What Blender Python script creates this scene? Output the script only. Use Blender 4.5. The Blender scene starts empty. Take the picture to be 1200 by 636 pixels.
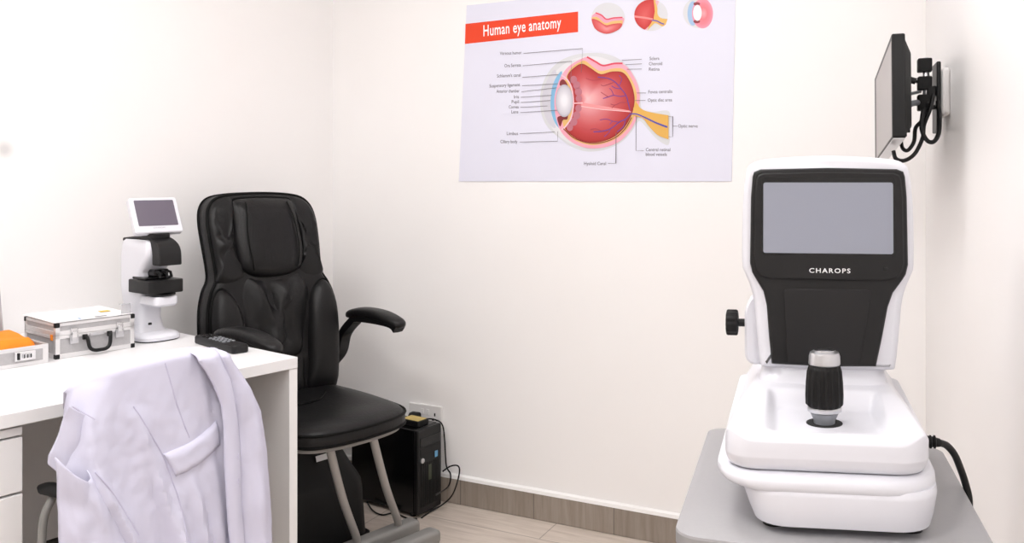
import bpy, bmesh, math, random
from mathutils import Vector, Matrix, noise
random.seed(7)
S = bpy.context.scene
COL = S.collection
PI = math.pi
F, HZ, CX, H = 1000.0, 212.0, 600.0, 1.2      # focal length in pixels, horizon row, centre column, eye height

# ------------------------------------------------------------------ materials
def mat(name, col, rough=.5, metal=0., bump=None, spec=.5, emit=None, coat=0., vary=None):
    m = bpy.data.materials.new(name); m.use_nodes = True
    nt = m.node_tree; b = nt.nodes['Principled BSDF']
    b.inputs['Base Color'].default_value = (*col, 1)
    b.inputs['Roughness'].default_value = rough
    b.inputs['Metallic'].default_value = metal
    b.inputs['Specular IOR Level'].default_value = spec
    if coat:
        b.inputs['Coat Weight'].default_value = coat; b.inputs['Coat Roughness'].default_value = .1
    if emit:
        b.inputs['Emission Color'].default_value = (*emit[:3], 1); b.inputs['Emission Strength'].default_value = emit[3]
    tc = nt.nodes.new('ShaderNodeTexCoord')
    if vary:                                  # (scale, amount): slight mottling of the material's own colour
        n = nt.nodes.new('ShaderNodeTexNoise'); n.inputs['Scale'].default_value = vary[0]; n.inputs['Detail'].default_value = 4
        nt.links.new(tc.outputs['Object'], n.inputs['Vector'])
        r = nt.nodes.new('ShaderNodeMix'); r.data_type = 'RGBA'
        r.inputs[6].default_value = (*[c*(1-vary[1]) for c in col], 1); r.inputs[7].default_value = (*[min(1, c*(1+vary[1])) for c in col], 1)
        nt.links.new(n.outputs['Fac'], r.inputs[0]); nt.links.new(r.outputs[2], b.inputs['Base Color'])
    if bump:                                  # (scale, strength, distance)
        n = nt.nodes.new('ShaderNodeTexNoise'); n.inputs['Scale'].default_value = bump[0]; n.inputs['Detail'].default_value = 5
        nt.links.new(tc.outputs['Object'], n.inputs['Vector'])
        bp = nt.nodes.new('ShaderNodeBump'); bp.inputs['Strength'].default_value = bump[1]; bp.inputs['Distance'].default_value = bump[2]
        nt.links.new(n.outputs['Fac'], bp.inputs['Height']); nt.links.new(bp.outputs['Normal'], b.inputs['Normal'])
    return m

# a grey smudge on the paint of the left wall, left of the lensmeter
_uL = Vector((.8, 1, 0)).normalized(); _n = Vector((_uL.y, -_uL.x, 0)); _A = Vector((-.21*6160/1790, 6160/1790, H))
_d = Vector(((5-CX)/F, 1, -(175-HZ)/F)); SMUDGE = tuple(Vector((0, 0, H))+_d*((_A-Vector((0, 0, H))).dot(_n)/_d.dot(_n)))
def wall_mat():
    m = mat('wall_paint', (.89, .87, .865), .42, 0, (60, .06, .002), .35)
    nt = m.node_tree; b = nt.nodes['Principled BSDF']; tc = nt.nodes.new('ShaderNodeTexCoord')
    n = nt.nodes.new('ShaderNodeTexNoise'); n.inputs['Scale'].default_value = 2.2; n.inputs['Detail'].default_value = 6
    nt.links.new(tc.outputs['Object'], n.inputs['Vector'])
    r = nt.nodes.new('ShaderNodeMix'); r.data_type = 'RGBA'
    r.inputs[6].default_value = (.905, .882, .872, 1); r.inputs[7].default_value = (.935, .92, .918, 1)
    nt.links.new(n.outputs['Fac'], r.inputs[0])
    d = nt.nodes.new('ShaderNodeVectorMath'); d.operation = 'DISTANCE'; d.inputs[1].default_value = SMUDGE
    nt.links.new(tc.outputs['Object'], d.inputs[0])
    mr = nt.nodes.new('ShaderNodeMapRange'); mr.inputs[1].default_value = .008; mr.inputs[2].default_value = .032; mr.inputs[3].default_value = .55; mr.inputs[4].default_value = 0
    nt.links.new(d.outputs['Value'], mr.inputs[0])
    r2 = nt.nodes.new('ShaderNodeMix'); r2.data_type = 'RGBA'; r2.inputs[7].default_value = (.46, .45, .45, 1)
    nt.links.new(mr.outputs[0], r2.inputs[0]); nt.links.new(r.outputs[2], r2.inputs[6]); nt.links.new(r2.outputs[2], b.inputs['Base Color'])
    return m

def wood_mat(name, c1, c2, mortar, length, width, rot, grain_scale, offset=.5, msize=.0022):
    m = bpy.data.materials.new(name); m.use_nodes = True
    nt = m.node_tree; b = nt.nodes['Principled BSDF']; N = nt.nodes.new; L = nt.links.new
    tc = N('ShaderNodeTexCoord'); mp = N('ShaderNodeMapping'); mp.inputs['Rotation'].default_value = rot
    L(tc.outputs['Object'], mp.inputs['Vector'])
    br = N('ShaderNodeTexBrick'); br.offset = offset
    br.inputs['Scale'].default_value = 1; br.inputs['Brick Width'].default_value = length; br.inputs['Row Height'].default_value = width
    br.inputs['Mortar Size'].default_value = msize; br.inputs['Mortar Smooth'].default_value = .2
    br.inputs['Color1'].default_value = (*c1, 1); br.inputs['Color2'].default_value = (*c2, 1); br.inputs['Mortar'].default_value = (*mortar, 1)
    L(mp.outputs['Vector'], br.inputs['Vector'])
    sc = N('ShaderNodeMapping'); sc.inputs['Scale'].default_value = grain_scale
    L(mp.outputs['Vector'], sc.inputs['Vector'])
    n = N('ShaderNodeTexNoise'); n.inputs['Scale'].default_value = 6; n.inputs['Detail'].default_value = 8; n.inputs['Roughness'].default_value = .65
    n.inputs['Distortion'].default_value = .6
    L(sc.outputs['Vector'], n.inputs['Vector'])
    cr = N('ShaderNodeValToRGB'); cr.color_ramp.elements[0].position = .3; cr.color_ramp.elements[0].color = (.62, .58, .55, 1)
    cr.color_ramp.elements[1].position = .68; cr.color_ramp.elements[1].color = (1, 1, 1, 1)
    L(n.outputs['Fac'], cr.inputs['Fac'])
    mx = N('ShaderNodeMix'); mx.data_type = 'RGBA'; mx.blend_type = 'MULTIPLY'; mx.inputs[0].default_value = .75
    L(br.outputs['Color'], mx.inputs[6]); L(cr.outputs['Color'], mx.inputs[7]); L(mx.outputs[2], b.inputs['Base Color'])
    b.inputs['Roughness'].default_value = .45
    bp = N('ShaderNodeBump'); bp.inputs['Strength'].default_value = .15; bp.inputs['Distance'].default_value = .002
    L(n.outputs['Fac'], bp.inputs['Height']); L(bp.outputs['Normal'], b.inputs['Normal'])
    return m

def print_mat():
    m = bpy.data.materials.new('printed_ink'); m.use_nodes = True
    nt = m.node_tree; b = nt.nodes['Principled BSDF']; a = nt.nodes.new('ShaderNodeVertexColor'); a.layer_name = 'ink'
    nt.links.new(a.outputs['Color'], b.inputs['Base Color']); b.inputs['Roughness'].default_value = .5
    return m

M = dict(
    wall=wall_mat(),
    ceil=mat('ceiling_paint', (.85, .84, .83), .7, bump=(40, .05, .002)),
    floor=wood_mat('floor_planks', (.76, .675, .60), (.66, .58, .515), (.44, .38, .33), 1.2, .2, (0, 0, math.radians(26.6)), (.7, 7, 1)),
    skirt=wood_mat('skirting_tile', (.40, .345, .295), (.31, .265, .225), (.21, .18, .155), .3, .25, (PI/2, 0, 0), (9, .7, 1), 0),
    white_trim=mat('white_filler', (.93, .92, .91), .6, bump=(80, .3, .003)),
    lam=mat('white_laminate', (.82, .81, .82), .38, vary=(5, .015)),
    lam_side=mat('grey_white_laminate', (.83, .81, .80), .5, vary=(4, .02)),
    lam_edge=mat('laminate_edging', (.84, .83, .83), .4, vary=(9, .01)),
    dark=mat('dark_gap', (.01, .01, .01), .8, vary=(9, .2)),
    leather=mat('black_leather', (.0050, .0047, .0050), .43, 0, (110, .22, .004), .32),
    leather_seam=mat('leather_piping', (.0015, .0015, .0015), .6, spec=.15, vary=(20, .2)),
    black=mat('black_plastic', (.0045, .0045, .005), .42, spec=.35, vary=(30, .2)),
    black_rough=mat('textured_black_plastic', (.004, .0038, .004), .6, 0, (300, .2, .001), .3),
    charcoal=mat('charcoal_plastic', (.0085, .008, .0085), .5, 0, (400, .1, .0006), .32),
    charcoal2=mat('charcoal_inset_plastic', (.011, .0102, .0108), .55, 0, (400, .1, .0006), .32),
    gloss=mat('gloss_black', (.003, .003, .0035), .2, spec=.35, coat=.15, vary=(10, .1)),
    dev=mat('white_device_plastic', (.695, .695, .745), .33, coat=.25, vary=(6, .01)),
    dev2=mat('white_device_plastic_plain', (.76, .76, .79), .4, vary=(6, .01)),
    screen=mat('grey_blue_screen', (.27, .285, .345), .3, spec=.6, vary=(3, .04)),
    screen2=mat('violet_grey_screen', (.12, .10, .135), .3, spec=.6, vary=(3, .05)),
    monscreen=mat('monitor_panel', (.40, .375, .37), .35, vary=(3, .05)),  # the wall's reflection is put into the panel's base colour
    alu=mat('brushed_aluminium', (.78, .77, .775), .33, .6, (200, .1, .001)),
    alupanel=mat('aluminium_sheet', (.46, .45, .46), .5, .3, (350, .25, .001), vary=(120, .12)),
    chrome=mat('chrome', (.72, .72, .73), .16, 1., vary=(8, .03)),
    silver=mat('satin_silver', (.60, .60, .62), .28, .9, vary=(20, .04)),
    steel=mat('grey_painted_steel', (.36, .345, .325), .42, .25, vary=(15, .05)),
    steel2=mat('grey_base_steel', (.25, .245, .235), .5, .15, vary=(10, .1)),
    grey=mat('grey_plastic', (.22, .23, .25), .4, vary=(15, .06)),
    midgrey=mat('mid_grey_plastic', (.30, .30, .31), .5, vary=(15, .06)),
    table=mat('grey_laminate_top', (.345, .34, .35), .42, 0, (500, .06, .0005), vary=(200, .03)),
    tedge=mat('grey_table_edge', (.28, .275, .275), .5, vary=(20, .05)),
    coat=mat('lavender_white_cotton', (.60, .59, .715), .8, 0, (260, .12, .001), .2, vary=(7, .02)),
    coatseam=mat('cotton_seam', (.53, .51, .65), .85, vary=(40, .05)),
    paper=mat('white_paper', (.86, .855, .865), .6, vary=(12, .015)),
    sheet=mat('poster_paper', (.745, .745, .86), .5, vary=(4, .012)),
    orange=mat('orange_cloth', (.86, .25, .008), .75, 0, (90, .5, .004), vary=(25, .1)),
    yellow=mat('yellow_plastic', (.85, .58, .05), .5, vary=(20, .08)),
    gold=mat('gold_sticker', (.55, .40, .10), .4, vary=(60, .4)),
    blue=mat('blue_sticker', (.12, .33, .55), .4, vary=(60, .3)),
    green=mat('green_sticker', (.05, .06, .035), .4, vary=(60, .4)),
    lens=mat('dark_lens', (.02, .015, .02), .1, vary=(20, .1)),
    white=mat('white_print', (.85, .85, .86), .5, vary=(20, .02)),
    socket=mat('white_socket_plastic', (.76, .74, .73), .35, vary=(10, .02)),
    lamp=mat('lamp_diffuser', (.9, .9, .9), .5, emit=(1, .985, .98, 15.0), vary=(9, .01)),
    ink=print_mat(),
)

# ------------------------------------------------------------------ mesh helpers
class MB:
    def __init__(s): s.v = []; s.f = []; s.mi = []; s.c = []; s.m = Matrix.Identity(4); s.k = 0; s.col = (1, 1, 1)
    def add(s, vs, fs):
        o = len(s.v)
        for p in vs: s.v.append(s.m @ Vector(p)); s.c.append(s.col)
        for f in fs: s.f.append([o+i for i in f]); s.mi.append(s.k)
        return o
    def box(s, x0, x1, y0, y1, z0, z1):
        s.add([(x0,y0,z0),(x1,y0,z0),(x1,y1,z0),(x0,y1,z0),(x0,y0,z1),(x1,y0,z1),(x1,y1,z1),(x0,y1,z1)],
              [(3,2,1,0),(4,5,6,7),(0,1,5,4),(1,2,6,5),(2,3,7,6),(3,0,4,7)])
        return s
    def loft(s, rings, cap=(True, True), closed=True):
        n = len(rings[0]); vs = [p for r in rings for p in r]; fs = []
        for i in range(len(rings)-1):
            for j in range(n if closed else n-1):
                a = i*n+j; b = i*n+(j+1) % n
                fs.append((a, b, b+n, a+n))
        if cap[0]: fs.append(tuple(range(n-1, -1, -1)))
        if cap[1]: fs.append(tuple((len(rings)-1)*n+j for j in range(n)))
        s.add(vs, fs); return s
    def tube(s, pts, r, seg=10, cap=True):
        pts = [Vector(p) for p in pts]; rings = []; up = None
        for i, p in enumerate(pts):
            d = (pts[min(i+1, len(pts)-1)]-pts[max(i-1, 0)]).normalized()
            if up is None: up = Vector((0,0,1)) if abs(d.z) < .9 else Vector((1,0,0))
            a = d.cross(up).normalized(); b = a.cross(d).normalized(); up = b
            rr = r[i] if isinstance(r, (list, tuple)) else r
            rings.append([p+a*rr*math.cos(t*2*PI/seg)+b*rr*math.sin(t*2*PI/seg) for t in range(seg)])
        s.loft(rings, (cap, cap)); return s
    def lathe(s, prof, seg=24, c=(0,0,0), axis='z'):
        rings = []
        for r, h in prof:
            ring = []
            for t in range(seg):
                a = t*2*PI/seg; x, y = r*math.cos(a), r*math.sin(a)
                ring.append({'z': (c[0]+x, c[1]+y, c[2]+h), 'x': (c[0]+h, c[1]+x, c[2]+y), 'y': (c[0]+x, c[1]+h, c[2]-y)}[axis])
            rings.append(ring)
        s.loft(rings); return s
    def prism(s, poly, a, b, plane='xz', cham=0):
        """polygon extruded along the third axis from a to b, optional chamfer"""
        def P(u, v, w): return {'xz': (u, w, v), 'xy': (u, v, w), 'yz': (w, u, v)}[plane]
        n = len(poly)
        if cham:
            cu = sum(p[0] for p in poly)/n; cv = sum(p[1] for p in poly)/n
            ins = inset(poly, cham); sg = 1 if b > a else -1
            s.loft([[P(*p, a) for p in ins], [P(*p, a+sg*cham) for p in poly], [P(*p, b-sg*cham) for p in poly], [P(*p, b) for p in ins]])
        else: s.loft([[P(*p, a) for p in poly], [P(*p, b) for p in poly]])
        return s
    def build(s, name, mats, parent=None, smooth=True, bevel=0, bseg=2, sub=0, solid=0, world=False, colattr=False, angle=38):
        me = bpy.data.meshes.new(name)
        vs = s.v
        if world and parent is not None:
            inv = WM[parent.name].inverted(); vs = [inv @ p for p in vs]
        me.from_pydata([tuple(p) for p in vs], [], s.f)
        mats = mats if isinstance(mats, (list, tuple)) else [mats]
        for m in mats: me.materials.append(M[m])
        for p, i in zip(me.polygons, s.mi): p.material_index = min(i, len(mats)-1)
        bm = bmesh.new(); bm.from_mesh(me); bmesh.ops.recalc_face_normals(bm, faces=bm.faces); bm.to_mesh(me); bm.free()
        if colattr:
            at = me.color_attributes.new('ink', 'FLOAT_COLOR', 'POINT')
            for i, c in enumerate(s.c): at.data[i].color = (*c, 1)
        o = bpy.data.objects.new(name, me); COL.objects.link(o); WM[o.name] = Matrix.Identity(4)
        if parent is not None: o.parent = parent; WM[o.name] = WM[parent.name]
        if smooth:
            for p in me.polygons: p.use_smooth = True
        if solid:
            md = o.modifiers.new('thick', 'SOLIDIFY'); md.thickness = solid; md.offset = 0
        if bevel:
            md = o.modifiers.new('bev', 'BEVEL'); md.width = bevel; md.segments = bseg; md.limit_method = 'ANGLE'; md.angle_limit = math.radians(35)
        if sub:
            md = o.modifiers.new('sub', 'SUBSURF'); md.levels = sub; md.render_levels = sub
        if smooth and not sub:
            if hasattr(me, 'set_sharp_from_angle') and not bevel: me.set_sharp_from_angle(angle=math.radians(angle))
            if bevel:
                md = o.modifiers.new('wn', 'WEIGHTED_NORMAL'); md.keep_sharp = True
        return o
WM = {}

def inset(poly, d):
    """move each vertex of a ccw/cw polygon inward by d"""
    n = len(poly); area = sum(poly[i][0]*poly[(i+1) % n][1]-poly[(i+1) % n][0]*poly[i][1] for i in range(n)); sg = 1 if area > 0 else -1
    out = []
    for i in range(n):
        a = Vector(poly[i-1]); b = Vector(poly[i]); c = Vector(poly[(i+1) % n])
        d1 = (b-a); d2 = (c-b)
        if d1.length < 1e-9: d1 = d2
        if d2.length < 1e-9: d2 = d1
        n1 = Vector((-d1.y, d1.x)).normalized(); n2 = Vector((-d2.y, d2.x)).normalized()
        nn = n1+n2
        nn = nn.normalized() if nn.length > 1e-6 else n1
        k = 1/max(.5, nn.dot(n1))
        p = b+nn*d*k*sg; out.append((p.x, p.y))
    return out

def rrect(x0, x1, y0, y1, r, seg=5):
    out = []
    rs = r if isinstance(r, (list, tuple)) else [r]*4
    for (cx, cy, a0, rr) in ((x1-rs[0], y0+rs[0], -90, rs[0]), (x1-rs[1], y1-rs[1], 0, rs[1]), (x0+rs[2], y1-rs[2], 90, rs[2]), (x0+rs[3], y0+rs[3], 180, rs[3])):
        for i in range(seg+1):
            a = math.radians(a0+90*i/seg); out.append((cx+rr*math.cos(a), cy+rr*math.sin(a)))
    return out

def rpoly(poly, r, seg=4):
    """round a polygon's corners"""
    out = []; n = len(poly)
    for i in range(n):
        a = Vector(poly[i-1]); b = Vector(poly[i]); c = Vector(poly[(i+1) % n])
        rr = r[i] if isinstance(r, (list, tuple)) else r
        p = b+(a-b).normalized()*min(rr, (a-b).length*.48); q = b+(c-b).normalized()*min(rr, (c-b).length*.48)
        for k in range(seg+1):
            t = k/seg; w = p*(1-t)**2+b*2*t*(1-t)+q*t*t; out.append((w.x, w.y))
    return out

def catmull(pts, n=6, closed=False):
    pts = [Vector(p) for p in pts]; out = []; m = len(pts)
    for i in range(m if closed else m-1):
        g = (lambda k: pts[k % m]) if closed else (lambda k: pts[max(0, min(m-1, k))])
        a, b, c, d = g(i-1), g(i), g(i+1), g(i+2)
        for k in range(n):
            t = k/n
            out.append(.5*((2*b)+(c-a)*t+(2*a-5*b+4*c-d)*t*t+(3*b-a-3*c+d)*t**3))
    if not closed: out.append(pts[-1])
    return out

def interp(tab, y):
    if y <= tab[0][0]: return tab[0][1]
    for (a, b), (c, d) in zip(tab, tab[1:]):
        if y <= c: return b+(d-b)*(y-a)/(c-a)
    return tab[-1][1]

def thing(name, label, cat, loc=(0,0,0), rz=0., group=None):
    o = bpy.data.objects.new(name, None); COL.objects.link(o)
    o.location = loc; o.rotation_euler = (0, 0, rz); o.empty_display_size = .05
    o['label'] = label; o['category'] = cat
    if group: o['group'] = group
    WM[o.name] = Matrix.Translation(loc) @ Matrix.Rotation(rz, 4, 'Z')
    return o
def tag(o, label, cat, group=None):
    o['label'] = label; o['category'] = cat
    if group: o['group'] = group
    return o
def struct(o): o['kind'] = 'structure'; return o

def text_mesh(mb, s, fn, bold=0., width=1., spacing=1.):
    """lay a line of text out in unit size and map every vertex through fn(u, v), u and v centred"""
    cu = bpy.data.curves.new('txt', 'FONT'); cu.body = s; cu.size = 1; cu.resolution_u = 3; cu.offset = bold; cu.space_character = spacing
    o = bpy.data.objects.new('txt', cu); COL.objects.link(o)
    dg = bpy.context.evaluated_depsgraph_get(); dg.update()
    me = bpy.data.meshes.new_from_object(o.evaluated_get(dg))
    xs = [v.co.x for v in me.vertices]; w = max(xs)-min(xs); x0 = min(xs)
    mb.add([fn((v.co.x-x0)/w, v.co.y) for v in me.vertices], [tuple(p.vertices) for p in me.polygons])
    bpy.data.objects.remove(o); bpy.data.curves.remove(cu); bpy.data.meshes.remove(me)
    return w

# ------------------------------------------------------------------ the room's plan
def gp(px, py, z):            # the point of the horizontal plane z seen at a pixel
    Y = F*(H-z)/(py-HZ); return Vector(((px-CX)/F*Y, Y, z))
kB = 6160.0                                                    # back wall: 2Y + X = 6.16
def back_Y(X): return kB/2000-X/2
nB = Vector((-1, -2, 0)).normalized()                          # back wall's normal, into the room
def BW(px, py, off=0.):       # the point of the back wall (moved off metres into the room) seen at a pixel
    d = Vector(((px-CX)/F, 1, -(py-HZ)/F)); o = Vector((0, 0, H)); p0 = Vector((0, kB/2000, 0))+nB*off
    return o+d*((p0-o).dot(nB)/d.dot(nB))
A = BW(390, 212); B = BW(1085, 212); A.z = B.z = 0
uL = Vector((.8, 1, 0)).normalized(); nL = Vector((uL.y, -uL.x, 0))
uR = Vector((.36, 1, 0)).normalized(); nR = Vector((-uR.y, uR.x, 0))
C_ = B-uR*((B.y-.28)/uR.y)
G_ = A-uL*5.4
D_ = Vector((2.1, -.25, 0)); E_ = Vector((2.1, -3.4, 0)); F_ = Vector((-2.4, -3.4, 0))
CEIL = 2.65
def wall(name, p, q, th=.1):
    d = (q-p).normalized(); n = Vector((d.y, -d.x, 0))         # outward for a counter-clockwise plan is to the right
    o = MB(); o.loft([[p, q, q+n*th, p+n*th], [x+Vector((0,0,CEIL)) for x in (p, q, q+n*th, p+n*th)]])
    return struct(o.build(name, 'wall', smooth=False))
wall('wall_back', B, A); wall('wall_left', A, G_); wall('wall_rear', F_, E_); wall('wall_right', C_, B)
wall('wall_corridor', D_, C_); wall('wall_side', E_, D_); wall('wall_far_left', G_, F_)
plan = [A, G_, F_, E_, D_, C_, B]
mb = MB(); mb.loft([[p+Vector((0,0,-.08)) for p in plan], plan]); struct(mb.build('floor', 'floor', smooth=False))
mb = MB(); mb.loft([[p+Vector((0,0,CEIL)) for p in plan], [p+Vector((0,0,CEIL+.08)) for p in plan]]); struct(mb.build('ceiling', 'ceil', smooth=False))

def skirting(name, p, q, n, h=.092, th=.011):
    d = (q-p); L = d.length; e = bpy.data.objects.new
    mb = MB(); mb.box(0, L, -th, 0, .0005, h)
    o = mb.build(name, 'skirt', smooth=False, bevel=.0015)
    o.location = p; o.rotation_euler = (0, 0, math.atan2(d.y, d.x)); struct(o)
    return o
skirting('baseboard_back', A+nB*.0005, B+nB*.0005, nB)
skirting('baseboard_left', G_+nL*.0005, A+nL*.0005, nL)
mb = MB(); d = (B-A); L = d.length; N = 60; rings = []
for i in range(N+1):
    x = L*i/N; t = .0165+.002*noise.noise(Vector((x*6, 0, 0))); w = .013+.0012*noise.noise(Vector((x*5, 3, 0)))
    rings.append([(x, -.0005, .0925), (x, -w, .0925), (x, -w*.85, .0925+t*.7), (x, -.0005, .0925+t)])
mb.loft(rings); o = mb.build('trim_1', 'white_trim'); o.location = A+nB*.0005; o.rotation_euler = (0, 0, math.atan2(d.y, d.x)); struct(o)

# ceiling lamps
def ceiling_lamp(x, y, label, rz=0.):
    t = thing('ceiling_light', label, 'ceiling light', (x, y, CEIL), rz, 'ceiling light panels')
    m = MB(); m.prism(rrect(-.3, .3, -.3, .3, .01), -.02, -.012, 'xy'); m.build('diffuser', 'lamp', t, smooth=False)
    m = MB()
    for (a, b, c, d) in ((-.325, .325, -.325, -.3), (-.325, .325, .3, .325), (-.325, -.3, -.3, .3), (.3, .325, -.3, .3)): m.box(a, b, c, d, -.024, -.0005)
    m.build('frame', 'white_trim', t, smooth=False, bevel=.002)
ceiling_lamp(-.05, 1.7, 'square ceiling light panel above the poster wall', .46)
ceiling_lamp(-1.35, 1.25, 'square ceiling light panel above the white desk', .46)
ceiling_lamp(-.55, .35, 'square ceiling light panel in the middle of the ceiling', .46)
ceiling_lamp(-2.1, -.6, 'square ceiling light panel above the far end of the desk wall', .46)
ceiling_lamp(.2, -.9, 'square ceiling light panel behind the instrument table', .46)
ceiling_lamp(-.9, -1.4, 'added square fill light panel towards the rear of the room', .46)  # unseen lamp added as fill for the lower walls
ceiling_lamp(.9, -1.6, 'added square fill light panel at the right rear of the room', .46)  # second unseen fill lamp, added to even out the wall brightness

# ------------------------------------------------------------------ desk
P = gp(349, 418, .75); P.z = 0
RZD = math.atan2(uL.y, uL.x)
MD = Matrix.Translation(P) @ Matrix.Rotation(RZD, 4, 'Z')      # desk frame: x along the wall (away), y into the desk, z up
MDi = MD.inverted()
def DP(px, py, y=0.):         # the point of the vertical plane y = const of the desk frame seen at a pixel, in desk coordinates
    o = MDi @ Vector((0, 0, H)); d = MDi.to_3x3() @ Vector(((px-CX)/F, 1, -(py-HZ)/F))
    return o+d*((y-o.y)/d.y)
wallY = (MDi @ A).y-.004
DL = 1.45; DD = wallY-.004
t = thing('desk', 'long white laminate desk along the left wall with open knee space', 'desk', P, RZD)
m = MB(); m.box(-DL, 0, 0, DD, .722, .75); m.build('desktop', 'lam', t, smooth=False, bevel=.0015)
m = MB(); m.box(-.024, -.001, .004, DD, 0, .7215); sp = m.build('side_panel', ['lam_side'], t, smooth=False, bevel=.001)
m = MB(); m.box(-.0245, -.0005, .0015, .0038, 0, .7215); m.build('edge_band', 'lam_edge', sp, smooth=False)
q = DP(333, 435, .02)
m = MB(); m.lathe([(.0, 0), (.0065, 0), (.0065, -.003), (.003, -.0036), (0, -.0036)], 16, (-.0238, .075, q.z-.004), 'x'); m.build('cam_fitting', 'dark', sp)
m = MB(); m.box(-DL+.024, -.0245, DD-.14, DD-.122, .11, .7215); m.build('modesty_panel', 'lam_side', t, smooth=False, bevel=.001)
m = MB(); m.box(-DL, -DL+.023, .004, DD, 0, .7215); m.build('side_panel', 'lam_side', t, smooth=False, bevel=.001)
# drawer pedestal
xr = DP(27, 530, .012).x
t = thing('drawer_unit', 'white drawer pedestal under the desk left of the lab coat', 'drawers', MD @ Vector((xr-.21, .012, 0)), RZD)
m = MB(); m.box(-.21, .21, .02, .55, .03, .716); m.build('body', 'lam_side', t, smooth=False, bevel=.001)
zz = DP(10, 581, .012).z
for (z0, z1) in ((zz+.0025, .696), (zz-.22, zz-.0025), (.045, zz-.225)):
    m = MB(); m.box(-.2095, .2095, 0, .0195, z0, z1); m.build('drawer', 'lam', t, smooth=False, bevel=.0015)
m = MB(); m.box(-.2095, .2095, .001, .0195, .7, .716); m.build('top_rail', 'lam', t, smooth=False, bevel=.001)
for a in (-.17, .17):
    for b in (.06, .5): m = MB(); m.lathe([(.02, 0), (.02, .0295)], 12, (a, b, 0)); m.build('foot', 'black', t)

# ------------------------------------------------------------------ things on the desk
def on_desk(px, py): return gp(px, py, .75)
# closed aluminium case
FL = on_desk(65, 421.5)
t = thing('equipment_case', 'closed silver aluminium case with black handle on the desk', 'case', FL+Vector((0,0,.0005)), RZD)
W_, D2, Hc = .205, .185, .090
m = MB(); m.box(.003, W_-.003, .003, D2-.003, .002, .056); m.build('body', 'alupanel', t, smooth=False, bevel=.002)
m = MB(); m.box(.003, W_-.003, .003, D2-.003, .0585, Hc-.002); lid = m.build('lid', 'alupanel', t, smooth=False, bevel=.002)
m = MB()                      # edge rails of the body and lid
def rails(m, x0, x1, y0, y1, z0, z1, w=.0115):
    for z in ((z0, z0+w), (z1-w*.7, z1)):
        m.box(x0, x1, y0, y0+w, *z); m.box(x0, x1, y1-w, y1, *z); m.box(x0, x0+w, y0, y1, *z); m.box(x1-w, x1, y0, y1, *z)
    for x in ((x0, x0+w), (x1-w, x1)):
        for y in ((y0, y0+w), (y1-w, y1)): m.box(*x, *y, z0, z1)
rails(m, 0, W_, 0, D2, 0, .0575); m.build('edge_trim', 'alu', t, smooth=False, bevel=.001)
m = MB(); rails(m, 0, W_, 0, D2, .058, Hc); m.build('edge_trim', 'alu', lid, smooth=False, bevel=.001)
for x in (-.0012, W_-.0108):
    for y in (-.0012, D2-.0108):
        for z in (-.0004, Hc-.0115):
            m = MB(); m.box(x, x+.012, y, y+.012, z, z+.0122); m.build('corner_guard', 'black', t, smooth=False, bevel=.002)
for x in (.045, .163):
    m = MB(); m.box(x-.011, x+.011, -.005, 0, .034, .056); m.box(x-.008, x+.008, -.008, -.005, .042, .054)
    la = m.build('latch', 'silver', t, smooth=False, bevel=.0012)
    m = MB(); m.box(x-.009, x+.009, -.004, 0, .060, .074); m.box(x-.006, x+.006, -.0085, -.004, .05, .066); m.build('hasp', 'chrome', la, smooth=False, bevel=.001)
m = MB(); pts = [(.072, -.004, .047), (.074, -.012, .045), (.078, -.016, .022), (.088, -.018, .013), (.104, -.018, .0115), (.120, -.018, .013), (.130, -.016, .022), (.134, -.012, .045), (.136, -.004, .047)]
m.tube(catmull(pts, 5), .0048, 8); hd = m.build('handle', 'black', t)
for x in (.072, .136): m = MB(); m.box(x-.006, x+.006, -.006, 0, .041, .054); m.build('handle_mount', 'black', t, smooth=False, bevel=.001)
m = MB(); m.box(.085, .123, -.003, 0, .048, .0565); m.build('handle_plate', 'silver', t, smooth=False, bevel=.001)
m = MB(); m.box(-.0018, -.0006, .013, .026, .046, .0605); m.build('sticker', 'orange', t, smooth=False)
# papers on the case
t2 = thing('paper_sheet', 'white printed sheet lying on top of the closed case', 'paper', (MD @ (MDi @ FL)).to_3d()+Vector((0,0,.0)), RZD)
t2.location = FL+Vector((0,0,Hc+.0012)); WM[t2.name] = Matrix.Translation(t2.location) @ Matrix.Rotation(RZD, 4, 'Z')
m = MB(); N = 8; rings = []
for i in range(N+1):
    x = -.004+(W_-.002)*i/N; z = .004+.0012*math.sin(i*.9)
    rings.append([(x, -.002, z*.3), (x, D2+.002, z), (x, D2+.002, z+.0012), (x, -.002, z*.3+.0012)])
m.loft(rings); m.build('sheet', 'paper', t2, smooth=False)
for (a, b, c, d, mm) in ((.15, .175, .07, .09, 'yellow'), (.06, .064, .0, .012, 'blue'), (.1, .13, -.001, .004, 'charcoal2')):
    m = MB(); m.box(a, b, c, d, .0045, .0052); m.build('printed_mark', mm, t2, smooth=False)
t2c = t2
# acrylic flip at the right end of the case: a small clear stand
cr = mat('clear_acrylic', (.8, .8, .82), .1, spec=.6); cr.node_tree.nodes['Principled BSDF'].inputs['Transmission Weight'].default_value = .7; M['acrylic'] = cr
t3 = thing('acrylic_holder', 'small clear acrylic holder at the front end of the closed case top', 'holder', FL+uL*(W_-.034)+Vector((0,0,Hc+.0012)), RZD)
m = MB(); m.box(0, .026, .004, .0055, .0, .027); m.build('plate', 'acrylic', t3, smooth=False)
m = MB(); m.box(-.001, .027, .002, .016, .027, .0285); m.build('top_flange', 'acrylic', t3, smooth=False)

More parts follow.
